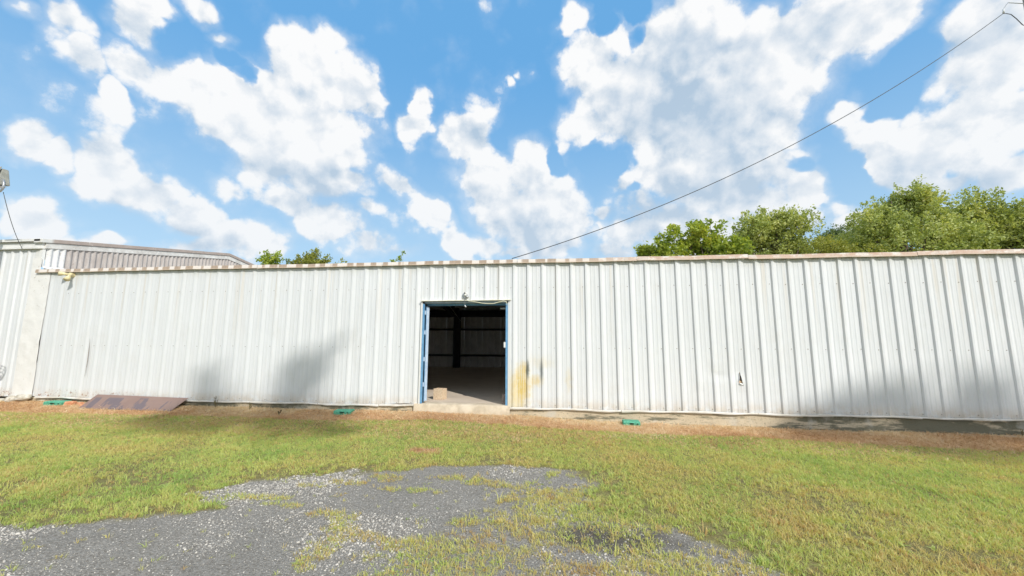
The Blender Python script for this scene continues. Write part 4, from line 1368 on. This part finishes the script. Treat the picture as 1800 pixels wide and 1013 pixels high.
lump("brick_piece", -9.88, -0.22, 0.10, (0.04, 0.04, 0.035), 8, M['brick'], "smallest orange brick chip against the corner of the rusty plate", "brick", "broken orange bricks", cube=0.75, rot=0.7)

# hollow block propping the door and a half block at the right jamb
cb = MB()
cb.cells([0, .034, .108, .136, .210, .244], [0, .034, .166, .20], [0, .10, .235], lambda i, j, k: not (i in (1, 3) and j == 1 and k == 1))
o = part("concrete_block", cb, M['block'], None, bevel=0.006)
o.location = (-1.865, 0.60, FLOOR_Z + 0.001)
o.rotation_euler = (0, 0, -0.18)
o['label'], o['category'] = "tan hollow concrete block standing inside the doorway at the blue left jamb", "concrete block"
o = part("brick_stub", MB().box(0, 0.085, 0, 0.10, 0, 0.19), M['block_grey'], None, bevel=0.008)
o.location = (-0.235, 0.24, FLOOR_Z + 0.001)
o.rotation_euler = (0, 0, 0.12)
o['label'], o['category'] = "dusty brown half block standing inside the blue right jamb", "brick"

# security lamp over the doorway
lamp = thing("door_lamp", "small round grey and white lamp above the doorway with a bulb hanging below", "lamp", (-1.018, 0, 2.56))
part("base_plate", MB().tube([(-1.018, 0.002, 2.56), (-1.018, -0.030, 2.56)], 0.060, 20), M['galv'], lamp, bevel=0.003)
part("socket", MB().tube([(-1.010, -0.03, 2.565), (-1.000, -0.085, 2.575)], [0.034, 0.026], 14), M['white'], lamp, smooth=True)
part("eye", MB().tube([(-1.006, -0.083, 2.605), (-1.006, -0.100, 2.605)], 0.014, 12), M['dark'], lamp)
part("sensor", MB().tube([(-1.008, -0.034, 2.60), (-1.006, -0.082, 2.605)], [0.026, 0.024], 14), M['white'], lamp, smooth=True)
part("shade", MB().tube([(-0.975, -0.034, 2.535), (-0.955, -0.085, 2.515)], [0.020, 0.034], 14), M['galv'], lamp, smooth=True)
part("wire", MB().tube([(-1.018, -0.036, 2.505), (-1.012, -0.038, 2.47), (-1.012, -0.092, 2.455), (-1.005, -0.094, 2.40), (-1.0, -0.09, 2.35)], 0.0035, 6), M['grey_cable'], lamp)
part("hanging_bulb", MB().tube([(-1.004, -0.090, 2.345), (-0.993, -0.092, 2.325), (-0.975, -0.094, 2.30)], [0.008, 0.014, 0.010], 10), M['lens'], lamp, smooth=True)
pts = [(-0.93, -0.09, 2.432), (-0.78, -0.094, 2.412), (-0.62, -0.096, 2.382), (-0.50, -0.096, 2.370), (-0.38, -0.096, 2.372), (-0.27, -0.095, 2.402), (-0.17, -0.093, 2.424), (-0.115, -0.092, 2.412), (-0.095, -0.088, 2.372), (-0.10, -0.05, 2.34)]
lone("slack_cable", MB().tube(pts, 0.0075, 8), M['cream_cable'], "cream cable sagging across the top right of the doorway", "cable", (-0.5, -0.09, 2.4), smooth=True)

# twin floodlight under the eave at left
tw = thing("twin_floodlight", "yellowed twin floodlight under the rusty eave near the left end of the wall", "floodlight", (-10.93, -0.03, 3.15))
part("mount", MB().tube([(-10.93, 0.0, 3.17), (-10.93, -0.09, 3.165)], 0.055, 14), M['yellow_lamp'], tw, bevel=0.003)
for a, b_, c in (((-10.96, -0.10, 3.17), (-11.01, -0.14, 3.18), (-11.08, -0.19, 3.185)), ((-10.90, -0.10, 3.155), (-10.845, -0.16, 3.10), (-10.80, -0.22, 3.03))):
    part("lamp_holder", MB().tube([a, b_, c], [0.028, 0.036, 0.060], 14), M['yellow_lamp'], tw, smooth=True)
part("knuckle", MB().tube([(-10.97, -0.09, 3.165), (-10.87, -0.09, 3.165)], 0.038, 12), M['yellow_lamp'], tw, smooth=True)

# roadside pole just beyond the left edge, its floodlight and an added wire basket on it
pole = thing("utility_pole", "brown wooden pole just outside the left edge carrying the grey floodlight", "utility pole", (-12.40, -1.05, 0))
part("pole_shaft", MB().tube([(-12.40, -1.05, -0.3), (-12.40, -1.05, 6.6)], [0.15, 0.11], 14), M['wood_pole'], pole, smooth=True)
part("lamp_arm", MB().tube([(-12.42, -1.05, 5.0), (-12.16, -1.04, 5.02), (-12.0, -1.02, 5.03)], 0.025, 8), M['galv'], pole)
fl = thing("floodlight", "grey rectangular floodlight with a cable at the left edge of the sky", "floodlight", (-11.95, -1.0, 5.2))
head = MB().hexa([(-12.18, -1.16, 5.10), (-11.70, -1.16, 5.10), (-11.72, -0.90, 5.14), (-12.16, -0.90, 5.14), (-12.18, -1.03, 5.535), (-11.80, -1.03, 5.53), (-11.80, -0.92, 5.53), (-12.16, -0.92, 5.535)])
part("housing", head, M['lamp_grey'], fl, bevel=0.02)
part("visor", MB().hexa([(-12.19, -1.20, 5.20), (-11.70, -1.20, 5.20), (-11.70, -1.19, 5.20), (-12.19, -1.19, 5.20), (-12.19, -1.06, 5.56), (-11.79, -1.06, 5.56), (-11.79, -1.05, 5.56), (-12.19, -1.05, 5.56)]), M['lamp_grey'], fl)
part("bracket", MB().tube([(-11.70, -1.05, 5.24), (-11.66, -1.05, 5.14), (-11.66, -1.05, 5.03), (-11.72, -1.05, 4.965), (-11.95, -1.05, 4.955), (-12.15, -1.05, 4.96)], 0.022, 8), M['galv'], fl, smooth=True)
part("glass", MB().box(-12.14, -11.76, -1.15, -0.94, 5.088, 5.098), M['lens'], fl)


def sag(a, b, s, n=24):
    a, b = Vector(a), Vector(b)
    return [a.lerp(b, t) - Vector((0, 0, 4 * s * t * (1 - t))) for t in np.linspace(0, 1, n)]


lone("drop_cable", MB().tube(sag((-11.72, -1.0, 4.96), (-12.436, -0.09, 3.86), 0.10, 14), 0.0065, 6), M['grey_cable'], "thin grey cable dropping from the floodlight to the left wing's eave", "cable", (-12.1, -0.5, 4.4), smooth=True)

bk = MB()  # unseen basket added for the net-like shadow; the real caster is unknown
cx, cy, cz, rr = -11.92, -1.02, 1.64, 0.25
for j, ph in enumerate(np.linspace(0.0, 1.35, 6)):
    rad = rr * math.cos(ph)
    bk.tube([(cx + rad * math.cos(t), cy + rad * math.sin(t), cz - rr * 0.92 * math.sin(ph)) for t in np.linspace(0, 2 * math.pi, 29)], 0.007, 5, False)
for t in np.linspace(0, 2 * math.pi, 17)[:-1]:
    bk.tube([(cx + rr * math.cos(ph) * math.cos(t + ph * .5), cy + rr * math.cos(ph) * math.sin(t + ph * .5), cz - rr * 0.92 * math.sin(ph)) for ph in np.linspace(0, 1.35, 9)], 0.006, 5, False)
bk.tube([(-12.26, -1.03, 1.64), (-12.17, -1.02, 1.64)], 0.01, 6)
lone("shadow_basket", bk, M['galv'], "round wire basket added on the pole to cast the net-like shadow on the wall", "basket", (cx, cy, cz))

# service cable and the pole it runs to, beyond the right end of the building
pr = thing("utility_pole", "tall wooden pole at the top right corner beyond the end of the building", "utility pole", (13.0, 2.15, 0))
part("pole_shaft", MB().tube([(13.0, 2.15, -0.3), (13.0, 2.15, 11.2)], [0.17, 0.11], 16), M['wood_pole'], pr, smooth=True)
part("insulator", MB().tube([(12.11, 1.92, 9.735), (12.12, 1.92, 9.84)], [0.022, 0.016], 10), M['lens'], pr, smooth=True)
part("bracket_arm", MB().tube([(12.12, 1.92, 9.84), (12.3, 1.97, 10.05), (12.92, 2.13, 10.1)], 0.010, 8), M['galv'], pr)
wend = (12.10, 1.92, 9.72)
cab = sag((0.0, -0.04, 3.345), wend, 0.62, 40)
cab += [Vector(p) for p in ((12.2, 1.95, 9.74), (12.32, 1.97, 9.72), (12.45, 2.0, 9.62), (12.62, 2.05, 9.47), (12.72, 2.08, 9.46), (12.80, 2.10, 9.36), (12.92, 2.14, 9.25))]
lone("service_cable", MB().tube(cab, 0.0085, 6), M['cable'], "thin black service cable rising from the eave above the doorway to the top right corner", "cable", (6, 1, 6), smooth=True)

# ------------------------------------------------------------------ trees
def leaf_mesh(name, lobes, y, n, size, seed, depth=1.0, twig=0.35, gaps=0.45, aspect=0.55):
    """many small leaf faces gathered in sprays through the crown; lobes: (x, z, radius)"""
    rg = np.random.default_rng(seed)
    vol = np.array([l[-1] ** 2.2 for l in lobes])
    vol = vol / vol.sum()
    n_spray = max(12, n // 22)
    which = rg.choice(len(lobes), n_spray, p=vol)
    L = np.array([(l[0], l[1], l[2]) for l in lobes])
    yo = rg.normal(0, 0.45, len(lobes)) * L[:, 2]
    d = rg.normal(size=(n_spray, 3))
    d /= np.linalg.norm(d, axis=1)[:, None]
    rad = rg.random(n_spray) ** 0.42
    lump_ = 0.84 + 0.34 * rg.random(n_spray)
    c = np.stack([L[which, 0], y + yo[which], L[which, 1]], 1)
    c += d * (rad * lump_ * L[which, 2])[:, None] * np.array([1, depth, 0.95])
    keep = fbm(c[:, 0] * 1.0 + c[:, 1] * 0.6, c[:, 2] * 1.0 + c[:, 1] * 0.4, 1.1 / max(0.3, np.mean(L[:, 2])) * 1.0, 3, seed % 50) > gaps * 0.9
    c, d = c[keep], d[keep]
    m = max(1, n // max(1, len(c)))
    base = np.repeat(c, m, axis=0)
    dd = np.repeat(d, m, axis=0)
    along = rg.random(len(base))[:, None]
    sp = twig * np.repeat(0.6 + rg.random(len(c)), m)[:, None]
    tip = dd * np.array([1, 1, 0.7]) + np.array([0, 0, 0.35])
    pos = base + tip * (along - 0.4) * sp + rg.normal(size=base.shape) * sp * (0.16 + 0.30 * (1 - along))
    N = len(pos)
    a = rg.normal(size=(N, 3)) + tip * 0.8
    a /= np.linalg.norm(a, axis=1)[:, None]
    b = np.cross(a, rg.normal(size=(N, 3)))
    b /= np.linalg.norm(b, axis=1)[:, None]
    s = (size * (0.6 + 0.8 * rg.random(N)))[:, None]
    v = np.empty((N, 4, 3))
    v[:, 0] = pos - a * s * 0.5
    v[:, 1] = pos + b * s * 0.5 * aspect
    v[:, 2] = pos + a * s * 0.5
    v[:, 3] = pos - b * s * 0.5 * aspect
    me = bpy.data.meshes.new(name)
    me.vertices.add(N * 4)
    me.vertices.foreach_set("co", v.ravel())
    me.loops.add(N * 4)
    me.loops.foreach_set("vertex_index", np.arange(N * 4))
    me.polygons.add(N)
    me.polygons.foreach_set("loop_start", np.arange(N) * 4)
    me.update(calc_edges=True)
    return me, c


def tree(name, label, cat, y, lobes, mat, n, size, seed, group=None, trunk=0.16, twig=0.35, gaps=0.45, depth=1.0, aspect=0.55, trunk_x=None):
    cx = float(np.average([l[0] for l in lobes], weights=[l[2] for l in lobes]))
    cz = float(np.average([l[1] for l in lobes], weights=[l[2] for l in lobes]))
    t = thing(name, label, cat, (cx, y, 0.0), group)
    me, spr = leaf_mesh("crown", lobes, y, n, size, seed, depth, twig, gaps, aspect)
    me.materials.append(mat)
    o = bpy.data.objects.new("crown", me)
    COL.objects.link(o)
    o.parent = t
    o.matrix_parent_inverse = Matrix.Translation((-cx, -y, 0))
    rnd = random.Random(seed)
    low = min(l[1] - l[2] for l in lobes)
    fork = max(0.8, low * (0.97 if name == 'shade_tree' else 0.8))
    tk = MB().tube([(cx, y, -0.3), (cx + 0.05, y, fork * 0.5), (cx - 0.04, y, fork), (cx, y, cz)], [trunk * 1.25, trunk, trunk * 0.85, trunk * 0.4], 10)
    if trunk_x is not None:
        tk = MB().tube([(trunk_x, y, -0.3), (trunk_x - 0.1, y, fork * 0.5), (trunk_x + 0.1, y, fork * 0.78), (trunk_x + (cx - trunk_x) * 0.5, y, fork * 0.90), (cx, y, cz)], [trunk * 3.2, trunk * 2.6, trunk * 2.0, trunk * 0.5, trunk * 0.25], 12)
    for lx, lz, lr in lobes:
        mid = (cx + (lx - cx) * 0.45, y + rnd.uniform(-.3, .3) * lr, fork + (lz - fork) * 0.55)
        tk.tube([(cx, y, fork * (rnd.uniform(0.85, 1.0) if trunk_x is None else 0.995)), mid, (lx, y + rnd.uniform(-.3, .3) * lr, lz + lr * 0.4)], [trunk * (0.5 if trunk_x is None else 0.2), trunk * (0.3 if trunk_x is None else 0.15), trunk * 0.08], 6)
    idx = list(range(len(spr)))
    rnd.shuffle(idx)
    for i in idx[:70]:
        e = spr[i]
        l = min(lobes, key=lambda q: (q[0] - e[0]) ** 2 + (q[1] - e[2]) ** 2)
        s0 = Vector((l[0], y, l[1] - l[2] * 0.3))
        e = Vector(e)
        tk.tube([s0, s0.lerp(e, 0.5) + Vector((0, 0, 0.08 * l[2])), e], [trunk * 0.14, trunk * 0.09, trunk * 0.03], 4, False)
    part("trunk", tk, M['bark'], t, smooth=True)
    return t


TG = "trees rising behind the building"
tree("maple_tree", "bright green loose small tree, leftmost of the trees behind the right half of the roof", "tree", 20, [(8.26, 9.02, 0.94), (9.23, 8.86, 0.79), (7.36, 7.9, 0.66), (8.41, 7.9, 0.95), (9.29, 7.5, 0.72), (8.3, 6.6, 1.3)], LEAF_BRIGHT, 7000, 0.22, 101, TG, 0.13, 0.36, 0.53)
tree("maple_tree", "bright yellow-green tree with an open top, just left of the round oak", "tree", 20, [(10.67, 9.1, 0.81), (11.68, 9.48, 0.73), (11.3, 8.18, 1.22), (12.6, 7.7, 0.91), (10.23, 8.13, 0.64), (12.17, 8.76, 0.5), (11.6, 6.9, 1.4)], LEAF_BRIGHT, 10000, 0.22, 102, TG, 0.15, 0.36, 0.52)
tree("oak_tree", "round dense olive-green oak crown right of the bright trees", "tree", 24, [(16.48, 10.24, 1.35), (18.09, 10.87, 1.28), (19.35, 10.5, 1.4), (15.56, 9.25, 1.05), (20.13, 9.1, 1.32), (17.86, 9.18, 2.06), (19.45, 8.0, 1.6), (16.14, 8.2, 1.4)], LEAF_OAK, 26000, 0.19, 103, TG, 0.25, 0.42, 0.46)
tree("oak_tree", "small dark green tree set back between the round oak and the tallest oak", "tree", 32, [(28.01, 11.81, 1.05), (27.0, 11.16, 0.91), (28.8, 10.83, 1.19), (27.87, 10.2, 1.6)], LEAF_DARK, 11000, 0.18, 104, TG, 0.2, 0.45, 0.40)
tree("shrub", "low yellowish shrub tops along the roof between the round oak and the tallest oak", "shrub", 18, [(17.34, 7.14, 0.75), (18.18, 7.3, 0.8), (19.13, 7.01, 0.86), (19.94, 7.06, 0.61), (18.3, 6.2, 1.2)], LEAF_OLIVE, 9000, 0.13, 105, None, 0.08, 0.35, 0.36)
tree("oak_tree", "tallest oak with a peaked olive-green crown at right", "tree", 24, [(27.59, 12.39, 1.24), (26.23, 11.59, 1.44), (28.4, 11.37, 1.5), (25.21, 10.28, 1.52), (26.86, 10.22, 2.34), (28.86, 10.14, 1.61), (24.67, 8.96, 1.4), (26.48, 8.3, 2.1), (29.0, 8.5, 1.9)], LEAF_OAK, 32000, 0.20, 106, TG, 0.32, 0.45, 0.47)
tree("oak_tree", "broad oak crown right of the tallest oak", "tree", 26, [(33.64, 11.91, 1.4), (32.4, 11.06, 1.3), (34.63, 11.3, 1.5), (33.24, 9.87, 2.28), (35.05, 10.04, 1.82), (31.9, 8.98, 1.57), (34.28, 8.4, 1.9)], LEAF_OAK, 22000, 0.20, 107, TG, 0.3, 0.45, 0.49)
tree("oak_tree", "oak crown cut off by the right edge of the photo", "tree", 25, [(35.92, 10.84, 1.3), (36.87, 10.13, 2.31), (35.3, 9.3, 1.6), (37.76, 10.54, 2.01), (36.71, 8.6, 1.97)], LEAF_OAK, 17000, 0.20, 108, TG, 0.3, 0.45, 0.38)
tree("oak_tree", "dark oak crown low behind the two right-hand oaks", "tree", 34, [(38.5, 11.2, 1.8), (41.5, 12.0, 2.2), (35.5, 10.3, 1.8), (32.5, 9.8, 1.6), (45, 12, 2.4)], LEAF_DARK, 16000, 0.2, 109, TG, 0.3, 0.5, 0.36)
SG = "sapling tops showing over the left half of the roof"
tree("sapling", "rounded bright green sapling top, leftmost over the roof right of the brown gable", "sapling", 13, [(-16.02, 6.29, 0.46), (-16.4, 6.0, 0.36), (-15.7, 6.42, 0.27), (-16.0, 5.6, 0.6)], LEAF_BRIGHT, 2200, 0.13, 111, SG, 0.05, 0.2, 0.38)
tree("sapling", "tiny dark sapling tip between the two larger leafy tops over the left roof", "sapling", 13, [(-14.98, 6.23, 0.22), (-14.82, 5.95, 0.22), (-14.9, 5.6, 0.3)], LEAF_DARK, 500, 0.11, 112, SG, 0.03, 0.15, 0.38)
tree("sapling", "widest bushy sapling top with a peak over the left roof", "sapling", 13, [(-13.34, 6.62, 0.33), (-12.6, 6.3, 0.36), (-14.04, 6.22, 0.38), (-13.09, 6.1, 0.52), (-14.46, 5.95, 0.26), (-13.58, 6.32, 0.33), (-13.3, 5.6, 0.8)], LEAF_OLIVE, 4200, 0.12, 113, SG, 0.05, 0.22, 0.42)
tree("sapling", "thin sprigs just right of the widest sapling top", "sapling", 13, [(-11.55, 6.05, 0.2), (-11.15, 5.93, 0.13), (-11.95, 5.93, 0.12), (-11.5, 5.6, 0.3)], LEAF_OLIVE, 420, 0.10, 114, SG, 0.03, 0.15, 0.40)
tree("sapling", "single upright sprig over the roof, nearest to the doorway", "sapling", 12, [(-7.95, 5.80, 0.17), (-7.67, 5.98, 0.15), (-7.42, 5.92, 0.09), (-7.50, 6.15, 0.09), (-7.50, 6.36, 0.08), (-7.7, 5.5, 0.3)], LEAF_BRIGHT, 700, 0.10, 115, SG, 0.03, 0.12, 0.30)

# broad trees across the yard behind the viewpoint; they shade the foreground and the wall's lower corners
YG = "shade trees across the yard behind the viewpoint"


def shade_tree(lobes, seed, label, trunk_x=None):
    tree("shade_tree", label, "tree", -29.0, lobes, LEAF_OAK, int(230 * len(lobes)), 0.24, seed, YG, 0.085, 0.42, 0.36, 0.6, 0.8, trunk_x=trunk_x)


shade_tree([(17.6, 26.60, .5), (18.4, 26.75, .5), (19.5, 26.80, .5), (19.95, 26.95, .42), (20.6, 26.50, .5), (18.1, 25.95, .7), (19.5, 25.95, .75), (20.4, 25.85, .6), (17.4, 25.95, .5)],
           501, "leaning high-crowned tree across the yard whose shadow reaches the wall beside the rusty plate", 13.6)
shade_tree([(30.1, 26.25, .5), (31.2, 26.85, .5), (31.9, 26.65, .5), (30.8, 26.05, .7), (31.8, 25.95, .7), (29.6, 25.95, .4)], 503, "high-crowned tree across the yard shading the wall right of the torn hole", 33.0)
shade_tree([(32.8, 26.70, .5), (33.8, 27.00, .6), (34.8, 27.15, .6), (35.8, 26.85, .7), (33.2, 26.05, .7), (34.5, 26.05, .8), (36.2, 26.05, .8)], 504, "farthest right high-crowned tree across the yard, shading the wall's right end", 37.0)


# small dry weeds against the foundation
def weed(x, y, z, h, seed, label):
    rnd = random.Random(seed)
    m_ = MB()
    for k in range(5):
        dx, dy = rnd.uniform(-.05, .05), rnd.uniform(-.03, .02)
        hh = h * rnd.uniform(0.5, 1)
        pts = [(x, y, z - 0.02), (x + dx * .5, y + dy * .5, z + hh * .55), (x + dx, y + dy, z + hh)]
        m_.tube(pts, [0.004, 0.003, 0.0015], 4)
        for q in range(5):
            t = rnd.uniform(.35, 1)
            px_, py_, pz_ = x + dx * t, y + dy * t, z + hh * t
            s = rnd.uniform(.012, .03)
            m_.grid([[(px_, py_, pz_), (px_ + s * .5, py_, pz_ + s * .6)], [(px_ - s * .3, py_ - .004, pz_ + s * .8), (px_ + s * .3, py_ - .006, pz_ + s * 1.5)]])
    lone("weed", m_, M['dry_weed'], label, "weed", (x, y, z), "dry weeds at the foot of the wall")


M['dry_weed'] = simple('dry_weed', (0.12, 0.09, 0.05), (0.28, 0.24, 0.12), 20, 0.9)
weed(-6.62, -0.10, 0.085, 0.26, 1, "tallest dry weed against the wall in the blue shade right of the rusty plate")
weed(-5.75, -0.16, 0.08, 0.14, 2, "short dry weed right of the tallest one")
weed(-4.85, -0.42, 0.03, 0.10, 3, "small pale weed on the straw left of the middle green bait station")
weed(9.05, -0.10, -0.04, 0.12, 4, "dry weed at the foundation by the right edge of the photo")

# ------------------------------------------------------------------ grass, litter and gravel
def tuft_mesh(name, seed, blades, h, spread, width, lean):
    rg = np.random.default_rng(seed)
    V, F = [], []
    for b in range(blades):
        a = rg.uniform(0, 2 * math.pi)
        r0 = spread * rg.random() ** 0.7
        px_, py_ = r0 * math.cos(a), r0 * math.sin(a)
        a2 = a + rg.normal() * 0.9
        hh = h * rg.uniform(0.45, 1.1)
        ln = lean * rg.uniform(0.3, 1.3)
        w = width * rg.uniform(0.7, 1.2)
        pa = a2 + math.pi / 2 + rg.normal() * 0.5
        wx, wy = math.cos(pa) * w / 2, math.sin(pa) * w / 2
        n = len(V)
        for k, t in enumerate((0.0, 0.5, 0.85)):
            cx_, cy_ = px_ + math.cos(a2) * ln * hh * t * t, py_ + math.sin(a2) * ln * hh * t * t
            cz_ = hh * (t - 0.30 * ln * t * t)
            ww = (1.0, 0.85, 0.45)[k]
            V += [(cx_ - wx * ww, cy_ - wy * ww, cz_ - (0.01 if k == 0 else 0)), (cx_ + wx * ww, cy_ + wy * ww, cz_ - (0.01 if k == 0 else 0))]
        V.append((px_ + math.cos(a2) * ln * hh, py_ + math.sin(a2) * ln * hh, hh * (1 - 0.38 * ln)))
        F += [(n, n + 1, n + 3, n + 2), (n + 2, n + 3, n + 5, n + 4), (n + 4, n + 5, n + 6)]
    me = bpy.data.meshes.new(name)
    me.from_pydata(V, [], F)
    return me


def stone_mesh(name, seed):
    bm = bmesh.new()
    bmesh.ops.create_icosphere(bm, subdivisions=1, radius=1)
    rg = random.Random(seed)
    sx, sy, sz = rg.uniform(.7, 1.3), rg.uniform(.7, 1.1), rg.uniform(.35, .7)
    for v in bm.verts:
        k = rg.uniform(0.75, 1.15)
        v.co = Vector((v.co.x * sx * k, v.co.y * sy * k, v.co.z * sz * k))
    me = bpy.data.meshes.new(name)
    bm.to_mesh(me)
    bm.free()
    return me


def scatter(name, meshes, mat, pos, rot, scl, kind_idx, tint, label_kind='stuff'):
    lib = bpy.data.collections.new(name + "_pieces")
    for k, me in enumerate(meshes):
        me.materials.clear()
        me.materials.append(mat)
        lib.objects.link(bpy.data.objects.new("%s_piece_%02d" % (name, k), me))
    me = bpy.data.meshes.new(name)
    n = len(pos)
    me.vertices.add(n)
    me.vertices.foreach_set("co", pos.astype(np.float32).ravel())
    for nm, ty, arr in (("rot", 'FLOAT_VECTOR', rot), ("scl", 'FLOAT', scl), ("tint", 'FLOAT', tint), ("pick", 'INT', kind_idx)):
        at = me.attributes.new(nm, ty, 'POINT')
        at.data.foreach_set("vector" if ty == 'FLOAT_VECTOR' else "value", arr.astype(np.int32 if ty == 'INT' else np.float32).ravel())
    ng = bpy.data.node_groups.new(name + "_scatter", 'GeometryNodeTree')
    ng.interface.new_socket("Geometry", in_out='INPUT', socket_type='NodeSocketGeometry')
    ng.interface.new_socket("Geometry", in_out='OUTPUT', socket_type='NodeSocketGeometry')
    N, L = ng.nodes, ng.links
    gi, go = N.new('NodeGroupInput'), N.new('NodeGroupOutput')
    ci = N.new('GeometryNodeCollectionInfo')
    ci.inputs['Collection'].default_value = lib
    ci.inputs['Separate Children'].default_value = True
    ci.inputs['Reset Children'].default_value = True
    iop = N.new('GeometryNodeInstanceOnPoints')
    iop.inputs['Pick Instance'].default_value = True

    def att(nm, ty):
        a = N.new('GeometryNodeInputNamedAttribute')
        a.data_type = ty
        a.inputs['Name'].default_value = nm
        return a.outputs['Attribute']
    L.new(gi.outputs[0], iop.inputs['Points'])
    L.new(ci.outputs[0], iop.inputs['Instance'])
    L.new(att("pick", 'INT'), iop.inputs['Instance Index'])
    L.new(att("rot", 'FLOAT_VECTOR'), iop.inputs['Rotation'])
    L.new(att("scl", 'FLOAT'), iop.inputs['Scale'])
    L.new(iop.outputs[0], go.inputs[0])
    o = bpy.data.objects.new(name, me)
    COL.objects.link(o)
    md = o.modifiers.new("scatter", 'NODES')
    md.node_group = ng
    o['kind'] = 'stuff'
    return o


def points(step, x0, x1, y0, y1):
    gx, gy = np.meshgrid(np.arange(x0, x1, step), np.arange(y0, y1, step))
    gx = gx.ravel() + RNG.uniform(-.5, .5, gx.size) * step
    gy = gy.ravel() + RNG.uniform(-.5, .5, gy.size) * step
    # keep what the photograph could see, and some way round it
    dx, dy = gx - CAM[0], gy - CAM[1]
    c, s = math.cos(0.1173), math.sin(0.1173)
    side, fwd = dx * c + dy * s, -dx * s + dy * c
    ok = (fwd > 1.9) & (np.abs(side) < fwd * 1.42 + 1.2)
    return gx[ok], gy[ok], fwd[ok]


# grass
gx, gy, fw = points(0.027, -14.5, 11.5, -6.4, 0.0)
gr, li, mu, cv = zones(gx, gy)
keep = RNG.random(gx.size) < np.clip(cv * 1.02 + 0.012 * gr + 0.010 * li, 0, 1) * np.where(fw > 5.5, 0.80, 1.0)
gx, gy, fw, cv, gr, mu, li = (a[keep] for a in (gx, gy, fw, cv, gr, mu, li))
n = gx.size
tint = 0.52 + (fbm(gx, gy, 0.5, 3, 101) - 0.5) * 0.55 + (fbm(gx, gy, 2.2, 3, 102) - 0.5) * 0.55 + RNG.normal(0, 0.10, n)
tint -= 0.20 * smoothstep(0.2, 0.9, gr)
tint -= 0.15 * smoothstep(-3.0, -4.8, gy) * smoothstep(0.48, 0.60, fbm(gx, gy, 1.3, 3, 104))
tint += 0.10 * smoothstep(3.5, 7.0, gx) * smoothstep(-1.2, -2.2, gy)
tint -= 0.35 * li
dead = RNG.random(n) < 0.07 + 0.10 * smoothstep(0.5, 0.62, fbm(gx, gy, 1.1, 3, 105))
tint = np.where(dead, RNG.uniform(0.0, 0.25, n), tint)
tint = np.clip(tint, 0, 1)
scl = RNG.uniform(0.55, 1.2, n) * (0.85 + 0.5 * (fbm(gx, gy, 1.1, 3, 103) - 0.5)) * np.where(gy > -1.6, 0.8, 1.0) * (1 - 0.25 * gr)
big = RNG.random(n) < 0.03
scl = np.where(big, scl * 1.5, scl) * (1 + 0.25 * smoothstep(0.3, 0.9, gr))
pos = np.stack([gx, gy, ground_z(gx, gy) - 0.002], -1)
rot = np.stack([RNG.normal(0, 0.15, n), RNG.normal(0, 0.15, n), RNG.uniform(0, 6.28, n)], -1)
tufts = [tuft_mesh("tuft", 200 + k, 9 if k < 5 else 6, (0.055, 0.06, 0.05, 0.068, 0.042, 0.08, 0.06, 0.038)[k], 0.024, (0.0052, 0.0058, 0.0052, 0.0055, 0.006, 0.0055, 0.006, 0.0055)[k], (0.9, 0.7, 1.3, 0.8, 1.5, 0.6, 1.1, 1.6)[k]) for k in range(8)]
tufts += [tuft_mesh("broad_weed", 240 + k, 8, 0.034, 0.012, 0.013, 1.7) for k in range(2)]
pick = RNG.integers(0, 8, n)
weedy = RNG.random(n) < 0.012 + 0.10 * smoothstep(0.56, 0.68, fbm(gx, gy, 2.4, 3, 106))
pick = np.where(weedy, RNG.integers(8, 10, n), pick)
tint = np.where(weedy & (tint > 0.3), np.clip(tint + 0.25, 0, 1), tint)
scatter("grass", tufts, GRASS, pos, rot, scl, pick, tint)
print("grass tufts", n)

# dead grass litter along the wall
gx, gy, fw = points(0.020, -14.5, 11.5, -2.9, 0.0)
gr, li, mu, cv = zones(gx, gy)
sand = smoothstep(0.44, 0.58, fbm(gx, gy, 1.3, 4, 121)) * smoothstep(-0.35, -0.12, gy) * smoothstep(-0.5, 0.6, gx)
near_lawn = 0.14 * cv
keep = RNG.random(gx.size) < np.clip(li * (1 - 0.85 * sand) * 0.95 + near_lawn * (gy > -1.9), 0, 1)
gx, gy = gx[keep], gy[keep]
n = gx.size
tint = np.clip(0.42 + (fbm(gx, gy, 1.2, 3, 131) - 0.5) * 1.0 + RNG.normal(0, 0.16, n) + 0.22 * smoothstep(-0.6, -0.05, gy) + 0.12 * smoothstep(-4, -8, gx), 0, 1)
pos = np.stack([gx, gy, ground_z(gx, gy) + 0.002], -1)
rot = np.stack([RNG.normal(0, 0.35, n), RNG.normal(0, 0.35, n), RNG.uniform(0, 6.28, n)], -1)
lit = [tuft_mesh("litter", 300 + k, 7, 0.032, 0.026, 0.005, 2.3) for k in range(5)]
scatter("dead_grass", lit, STRAW, pos, rot, RNG.uniform(0.6, 1.35, n), RNG.integers(0, 5, n), tint)
print("litter", n)

# gravel
gx, gy, fw = points(0.016, -10.5, 3.6, -6.3, -2.4)
gr, li, mu, cv = zones(gx, gy)
coarse = fbm(gx, gy, 0.9, 4, 141)
dens = np.clip(0.45 + 2.2 * (coarse - 0.42), 0.25, 1.0)
keep = RNG.random(gx.size) < gr * dens * (1 - 0.8 * mu)
gx, gy, coarse = gx[keep], gy[keep], coarse[keep]
n = gx.size
scl = (0.0026 + 0.0075 * RNG.random(n) ** 3) * (0.75 + 0.8 * smoothstep(0.45, 0.62, coarse))
pos = np.stack([gx, gy, ground_z(gx, gy) + scl * 0.15], -1)
rot = np.stack([RNG.normal(0, 0.3, n), RNG.normal(0, 0.3, n), RNG.uniform(0, 6.28, n)], -1)
tint = np.clip(RNG.normal(0.52, 0.24, n), 0, 1)
scatter("gravel", [stone_mesh("pebble", 400 + k) for k in range(6)], STONE, pos, rot, scl, RNG.integers(0, 6, n), tint)
print("stones", n)
